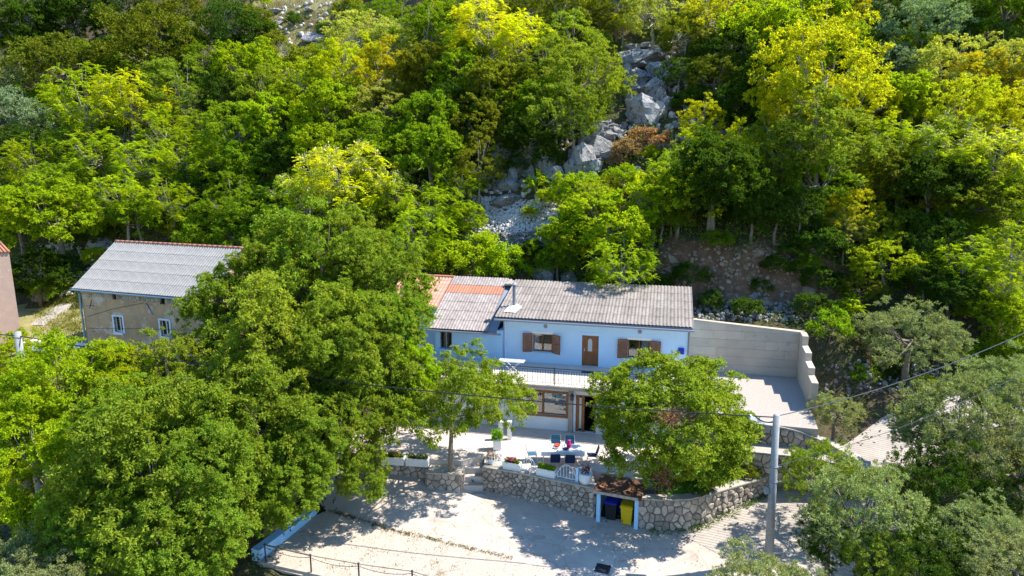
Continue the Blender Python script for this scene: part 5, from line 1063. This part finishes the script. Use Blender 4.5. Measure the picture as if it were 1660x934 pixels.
def rock(parent, px, py, w_, h_, dep=None, k=0, lib=None, name='boulder', emb=.25, t=None):
    P_ = hit(px, py + h_ * .3) if t is None else atd(px, py, t); tt_ = (P_ - CP) @ _f; P_ = atd(px, py, tt_); sx_ = w_ / 2 / FPX * tt_ * 1.15; sz = h_ / 2 / FPX * tt_ * 1.15; sy = (dep or (sx_ + sz) / 2)
    P_ = P_ + np.array([0, sy * emb, 0]); me = (lib or RK)[k % len(lib or RK)]; o = link(name, me, parent, P_, (rnd.uniform(-.15, .15), rnd.uniform(-.15, .15), rnd.uniform(-.4, .4) + (k % 3)), None)
    o.scale = (sx_, sx_ * .5 + sy * .5, sz); return o
oc = thing('rock_outcrop', 'tall stack of pale grey limestone boulders high on the slope above the house', 'rock outcrop')
crag(oc, [(1043, 98, 66, 36), (1018, 100, 30, 44), (1065, 118, 34, 40), (1035, 128, 40, 32), (1022, 140, 26, 36), (1058, 142, 44, 36), (1035, 150, 34, 26), (1048, 180, 58, 66), (1066, 160, 26, 40), (1030, 175, 26, 40), (1025, 78, 26, 16), (1046, 76, 30, 14), (1082, 130, 22, 30), (1078, 170, 20, 30), (1072, 88, 26, 30)], 0)
oc2 = thing('rock_outcrop', 'broken grey rock face with ledges left of the reddish dead bushes', 'rock outcrop')
crag(oc2, [(958, 222, 36, 44), (945, 262, 40, 60), (970, 240, 40, 40), (930, 270, 30, 54), (985, 225, 30, 28), (1000, 212, 36, 22), (960, 272, 40, 30), (990, 250, 30, 24), (975, 205, 30, 20)], 2)
oc3 = thing('rock_outcrop', 'shadowed grey cliff face under the dark trees above the rubble slope', 'rock outcrop')
crag(oc3, [(812, 262, 34, 70), (836, 270, 30, 66), (862, 264, 34, 56), (885, 268, 30, 46), (900, 285, 26, 36), (825, 298, 40, 30)], 4)
for i, (x, y, w_, h_, lb) in enumerate([(1082, 238, 36, 26, 'grey boulder just right of the reddish dead bushes'), (1110, 228, 26, 20, 'small grey boulder beside the bright yellow shrub'), (1170, 222, 40, 24, 'pale boulder right of the yellow shrub, half in leaves'), (1190, 228, 20, 18, 'smaller pale boulder touching the bigger one right of the yellow shrub'),
    (1215, 272, 26, 20, 'light boulder in the bright bushes left of the great yellow tree'), (1034, 290, 20, 24, 'upright grey boulder in the green bushes below the dead ones'), (820, 330, 48, 30, 'large pale boulder on top of the rubble slope'), (762, 388, 28, 26, 'grey boulder at the left end of the rubble wall'), (882, 448, 40, 30, 'bluish grey boulder right behind the roof ridge'), (922, 452, 24, 26, 'smaller shadowed boulder behind the roof ridge'),
    (1140, 300, 22, 22, 'pale boulder peeping through the bright bushes'), (1095, 205, 18, 14, 'little grey boulder at the foot of the boulder stack'), (505, 62, 36, 20, 'pale rock in the shade of the grassy clearing'), (540, 66, 22, 22, 'bright rock left of the sparse straw coloured tree'), (445, 20, 26, 12, 'flat pale rock at the left of the grassy clearing'), (505, 15, 22, 10, 'flat pale rock at the top of the grassy clearing'),
    (450, 40, 34, 12, 'long pale rock ledge in the grassy clearing'), (1108, 15, 30, 22, 'pale rock slab near the top edge above the boulder stack'), (70, 478, 40, 34, 'bluish shaded boulder by the path left of the old farmhouse'), (160, 400, 40, 30, 'pale rocks behind the left gable of the old farmhouse'), (300, 48, 30, 40, 'dark grey rocks between two evergreens at the upper left')]):
    rr_ = rock(None, x, y, w_, h_, k=i); tag(rr_, lb, 'boulder')
for i, (x, y, w_, h_, lb) in enumerate([(1090, 420, 20, 20, 'brown angular boulder sticking out of the earth bank'), (1186, 438, 14, 12, 'small tan stone in the middle of the earth bank'), (1228, 412, 22, 18, 'brownish boulder high on the earth bank'), (1310, 470, 32, 28, 'brown boulder at the right end of the earth bank'), (1085, 440, 14, 24, 'upright tan stone below the angular one in the earth bank'), (1308, 510, 20, 14, 'tan stone beyond the corner of the concrete wall'), (1245, 492, 20, 18, 'tan boulder on the rubble behind the concrete wall'), (1225, 488, 12, 14, 'small tan stone on the rubble behind the concrete wall'), (1265, 400, 12, 12, 'small pale stone at the top of the earth bank'), (1290, 400, 14, 10, 'second pale stone at the top of the earth bank')]):
    tag(rock(None, x, y, w_, h_, k=i, lib=BRK), lb, 'boulder')
def rubble(name, px0, px1, py0, py1, n, smin, smax, seed, shape=None, m='rubble'):
    rg = np.random.default_rng(seed); base = SRK; Vs = []; Fs = []; b = 0
    data = [(np.array([v.co[:] for v in me.vertices]), np.array([list(p.vertices) for p in me.polygons])) for me in base]
    for i in range(n):
        x = rg.uniform(px0, px1); y = rg.uniform(py0, py1)
        if shape and not shape(x, y): continue
        P_ = hit(x, y, .05); P_ = P_ + np.array([0, 0, rg.uniform(0, .5) * smax]); s = rg.uniform(smin, smax) ; V, F = data[i % 4]; F = np.array(F); a = rg.uniform(0, 6.28); Rm = np.array([[cos(a), -sin(a), 0], [sin(a), cos(a), 0], [0, 0, 1]])
        Vs.append((V * np.array([s, s * rg.uniform(.6, 1), s * rg.uniform(.65, 1.1)])) @ Rm.T + P_); Fs.append(F + b); b += len(V)
    tag(link(name, raw_mesh(name, np.concatenate(Vs), np.concatenate(Fs), M[m])), kind='stuff')
rubble('rubble_slope', 760, 905, 318, 410, 3600, .07, .2, 1, lambda x, y: y < 412 - abs(x - 830) * .25 and y > 318 + (x - 770) * .1)
rubble('rubble_heap', 1125, 1330, 478, 522, 380, .08, .26, 2, lambda x, y: y > 470 + (x - 1130) * .06 and y < 522, m='rock')
rubble('loose_stones', 770, 1230, 195, 330, 500, .1, .35, 3)
rubble('roadside_rubble', 1335, 1520, 588, 640, 170, .07, .24, 4, m='rock')
rubble('bank_stones', 1020, 1335, 400, 480, 420, .05, .22, 5, m='brown_rock')
rubble('gully_stones', 1080, 1230, 60, 210, 160, .15, .45, 6)
rubble('loose_clearing_stones', 425, 580, 5, 75, 90, .15, .45, 7)
rubble('farmhouse_rubble', 60, 180, 395, 480, 260, .1, .35, 8)
# dry stone wall at the foot of the rubble slope, stone by stone
dw = thing('dry_stone_wall', 'curved dry stone wall of small pale blocks below the rubble slope', 'stone wall')
rg = np.random.default_rng(14); small = [rock_mesh(60 + i, 'rock', 0, 12) for i in range(5)]
for i in range(230):
    x = rg.uniform(770, 893); yb = 404 - max(0, (x - 850)) * .25 - max(0, 800 - x) * .1; f = rg.random(); y = yb - f * 26
    P_ = hit(x, yb, .0); tt_ = (P_ - CP) @ _f; P_ = atd(x, y, tt_ + f * .5); s = rg.uniform(.16, .3); link('stone', small[i % 5], dw, P_, (0, 0, rg.uniform(0, 3)), (s * 1.2, s, s * .75))

# ---------------------------------------------------------------- ground cover, grass, weeds
def cover(name, n, region, L_, W_, col, seed, up=.6, h=.35, size=.35, m='leaf', per=9, surf=terr, lift=0.):
    rg = np.random.default_rng(seed); X, Y = region(rg, n); Z = surf(X, Y) + lift; k = np.repeat(np.arange(len(X)), per); N_ = len(k); off = rg.normal(0, size, (N_, 3)) * np.array([1, 1, .0]); C = np.stack([X, Y, Z], -1)[k] + off
    C[:, 2] = surf(C[:, 0], C[:, 1]) + lift + rg.uniform(.0, h, N_); V, F = leaf_arrays(C, rot_rand(rg, N_) + np.array([0, 0, up]), rot_rand(rg, N_) + np.array([0, -.3, .6]), L_ * rg.uniform(.6, 1.3, N_), np.full(N_, W_))
    return tag(link(name, raw_mesh(name, V, F, M[m]), color=col), kind='stuff')
def reg_hill(rg, n):
    y = 46 + 42 * rg.random(n * 3) ** 1.2; x = (rg.random(n * 3) * 2 - 1) * y * .8; u, v = huv(x, y); k = (v > np.interp(u, UK, [9, 7, 7, 8, 10.2, 10.2, 4.5, 3])) & ~((u > -36) & (u < -18) & (v < 9.5)); px = 830 + FPX * x / y
    z = terr(x, y); py = 467 - FPX * ((z - H) * cos(PITCH) + y * sin(PITCH)) / (y * cos(PITCH) - (z - H) * sin(PITCH)); bad = ((px > 1000) & (px < 1095) & (py > 70) & (py < 215)) | ((px > 775) & (px < 900) & (py > 318) & (py < 408)) | ((px > 915) & (px < 1010) & (py > 200) & (py < 290)) | ((px > 430) & (px < 560) & (py < 60)); k &= ~bad; return x[k][:n], y[k][:n]
cover('undergrowth', 8200, reg_hill, .2, .11, (.13, .23, .02), 1, h=.9, size=.5, per=11)
cover('bright_undergrowth', 3200, reg_hill, .2, .1, (.22, .32, .02), 2, h=1.5, size=.4, per=11)
def reg_low(rg, n):
    x = rg.uniform(-44, 44, n * 3); y = rg.uniform(17, 46, n * 3); u, v = huv(x, y); k = ~(inpoly(x, y, ROAD) | inpoly(x, y, LOT) | inpoly(x, y, terr_poly) | inpoly(x, y, lawn_poly) | inpoly(x, y, pad_poly) | ((u > -15) & (u < 6.5) & (v > -5.5))) & ~((y < 27.5) & (abs(x) < 11)) & ~((u > 5.5) & (u < 13.2) & (v > -8) & (v < 3)); return x[k][:n], y[k][:n]
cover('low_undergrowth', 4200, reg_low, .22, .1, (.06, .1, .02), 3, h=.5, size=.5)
def reg_px(x0, x1, y0, y1, z):
    def f(rg, n):
        P_ = np.array([at(a, b, z)[:2] for a, b in zip(rg.uniform(x0, x1, n), rg.uniform(y0, y1, n))]); return P_[:, 0], P_[:, 1]
    return f
def reg_line(pts, w_):
    def f(rg, n):
        P_ = np.array(pts); i = rg.integers(0, len(P_) - 1, n); t = rg.random(n)[:, None]; Q = P_[i] * (1 - t) + P_[i + 1] * t + rg.normal(0, w_, (n, 2)); return Q[:, 0], Q[:, 1]
    return f
seam = [at(535, 834, -1.5)[:2], at(620, 858, -1.5)[:2], at(700, 876, -1.6)[:2], at(830, 905, -1.6)[:2]]
cover('seam_weeds', 200, reg_line(seam, .06), .07, .025, (.1, .1, .03), 5, 1.2, .04, .06, per=10, surf=zlow, lift=.03)
cover('lot_weeds', 70, reg_px(530, 740, 850, 930, -1.55), .07, .025, (.14, .12, .04), 6, 1, .03, .12, per=14, surf=zlow, lift=.03)
cover('wall_foot_weeds', 60, reg_line([(6.5, 29.85), (8.3, 29.85), (9.4, 30.15), (11.3, 31.1), (13.1, 32.1)], .1), .14, .05, (.1, .17, .03), 7, .8, .14, .12, per=12, surf=zlow, lift=.01)
cover('leaf_litter', 260, lambda rg, n: (rg.uniform(-9, 12, n), rg.uniform(25.5, 33.2, n)), .06, .04, (.16, .11, .05), 77, .2, .01, .25, per=3, surf=lambda x, y: zlow(x, y), lift=.035, m='leaf_dull')
cover('dry_grass', 900, lambda rg, n: (lambda q: (q[:, 0], q[:, 1]))(np.array([hit(a, b)[:2] for a, b in zip(rg.uniform(425, 600, n), rg.uniform(2, 75, n))])), .3, .05, (.2, .17, .07), 8, 1.5, .25, .35, per=10, m='leaf_dull')
cover('farm_grass', 260, lambda rg, n: (lambda q: (q[:, 0], q[:, 1]))(np.array([hit(a, b)[:2] for a, b in zip(rg.uniform(60, 135, n), rg.uniform(480, 545, n))])), .3, .05, (.17, .19, .03), 9, 1.5, .2, .3, per=10)
cover('lawn_grass', 900, lambda rg, n: (lambda x, y: (x[inpoly(x, y, lawn_poly)], y[inpoly(x, y, lawn_poly)]))(rg.uniform(7, 14.5, n), rg.uniform(30, 35.4, n)), .06, .02, (.12, .3, .03), 10, 2, .03, .1, per=16, surf=lambda x, y: np.full(np.shape(x), -.06))
cover('bank_roots', 240, lambda rg, n: (lambda q: (q[:, 0], q[:, 1]))(np.array([hit(a, b)[:2] for a, b in zip(rg.uniform(1025, 1330, n), rg.uniform(396, 480, n))])), .35, .02, (.12, .08, .05), 12, -1.2, .2, .4, per=8, m='leaf_dull')

# ---------------------------------------------------------------- labels: say which one
LAND = [('the grey boulder stack', 1045, 140), ('the old farmhouse roof', 265, 430), ('the grassy clearing', 490, 35), ('the rubble wall', 830, 385), ('the earth bank', 1180, 440), ('the reddish dead bushes', 1030, 238), ('the shadowed cliff face', 850, 265), ('the top left corner', 20, 20), ('the top right corner', 1640, 20), ('the concrete wall corner', 1300, 530), ('the left photo edge', 0, 250), ('the right photo edge', 1660, 300), ('the ridge of the pale house', 950, 460), ('the large silvery olive', 1475, 540), ('the middle of the top edge', 750, 5)]
seen = {}
for t in TREES:
    o, x, y, look, lab, r_, ct = t
    if lab is None:
        nm, lx, ly = min(LAND, key=lambda l: math.hypot(l[1] - x, (l[2] - y) * 1.3)); dx, dy = x - lx, y - ly
        rel = ('right of' if dx > 0 else 'left of') if abs(dx) > abs(dy) * 1.2 else ('below' if dy > 0 else 'above')
        if abs(dx) > 30 and abs(dy) > 30: rel = ('below' if dy > 0 else 'above') + (' right of' if dx > 0 else ' left of')
        dist = math.hypot(dx, dy); near = 'just ' if dist < 70 else ('well ' if dist > 170 else '')
        lab = f'{look} {near}{rel} {nm}'; t[4] = lab
        size = r_ * FPX / 60
    seen.setdefault(lab, []).append(t)
ORD = ['', 'second', 'third', 'fourth', 'fifth', 'sixth', 'seventh', 'eighth', 'ninth', 'tenth']
for lab, ts in seen.items():
    if len(ts) == 1: ts[0][0]['label'] = lab; continue
    ts.sort(key=lambda t: t[1])
    for i, t in enumerate(ts): t[0]['label'] = lab + (', leftmost one' if i == 0 else (', rightmost one' if i == len(ts) - 1 else f', {ORD[min(i, 9)]} from left'))
GR = {'tree': 'trees of the wooded slope', 'olive tree': 'olive trees on the right and lower corners', 'shrub': 'shrubs on the slope', 'sapling': 'fern leaved saplings', 'bush': 'reddish dead bushes'}
for t in TREES: t[0]['group'] = GR.get(t[6], 'trees of the wooded slope')
print('TREES', len(TREES), 'OBJECTS', len(bpy.data.objects))
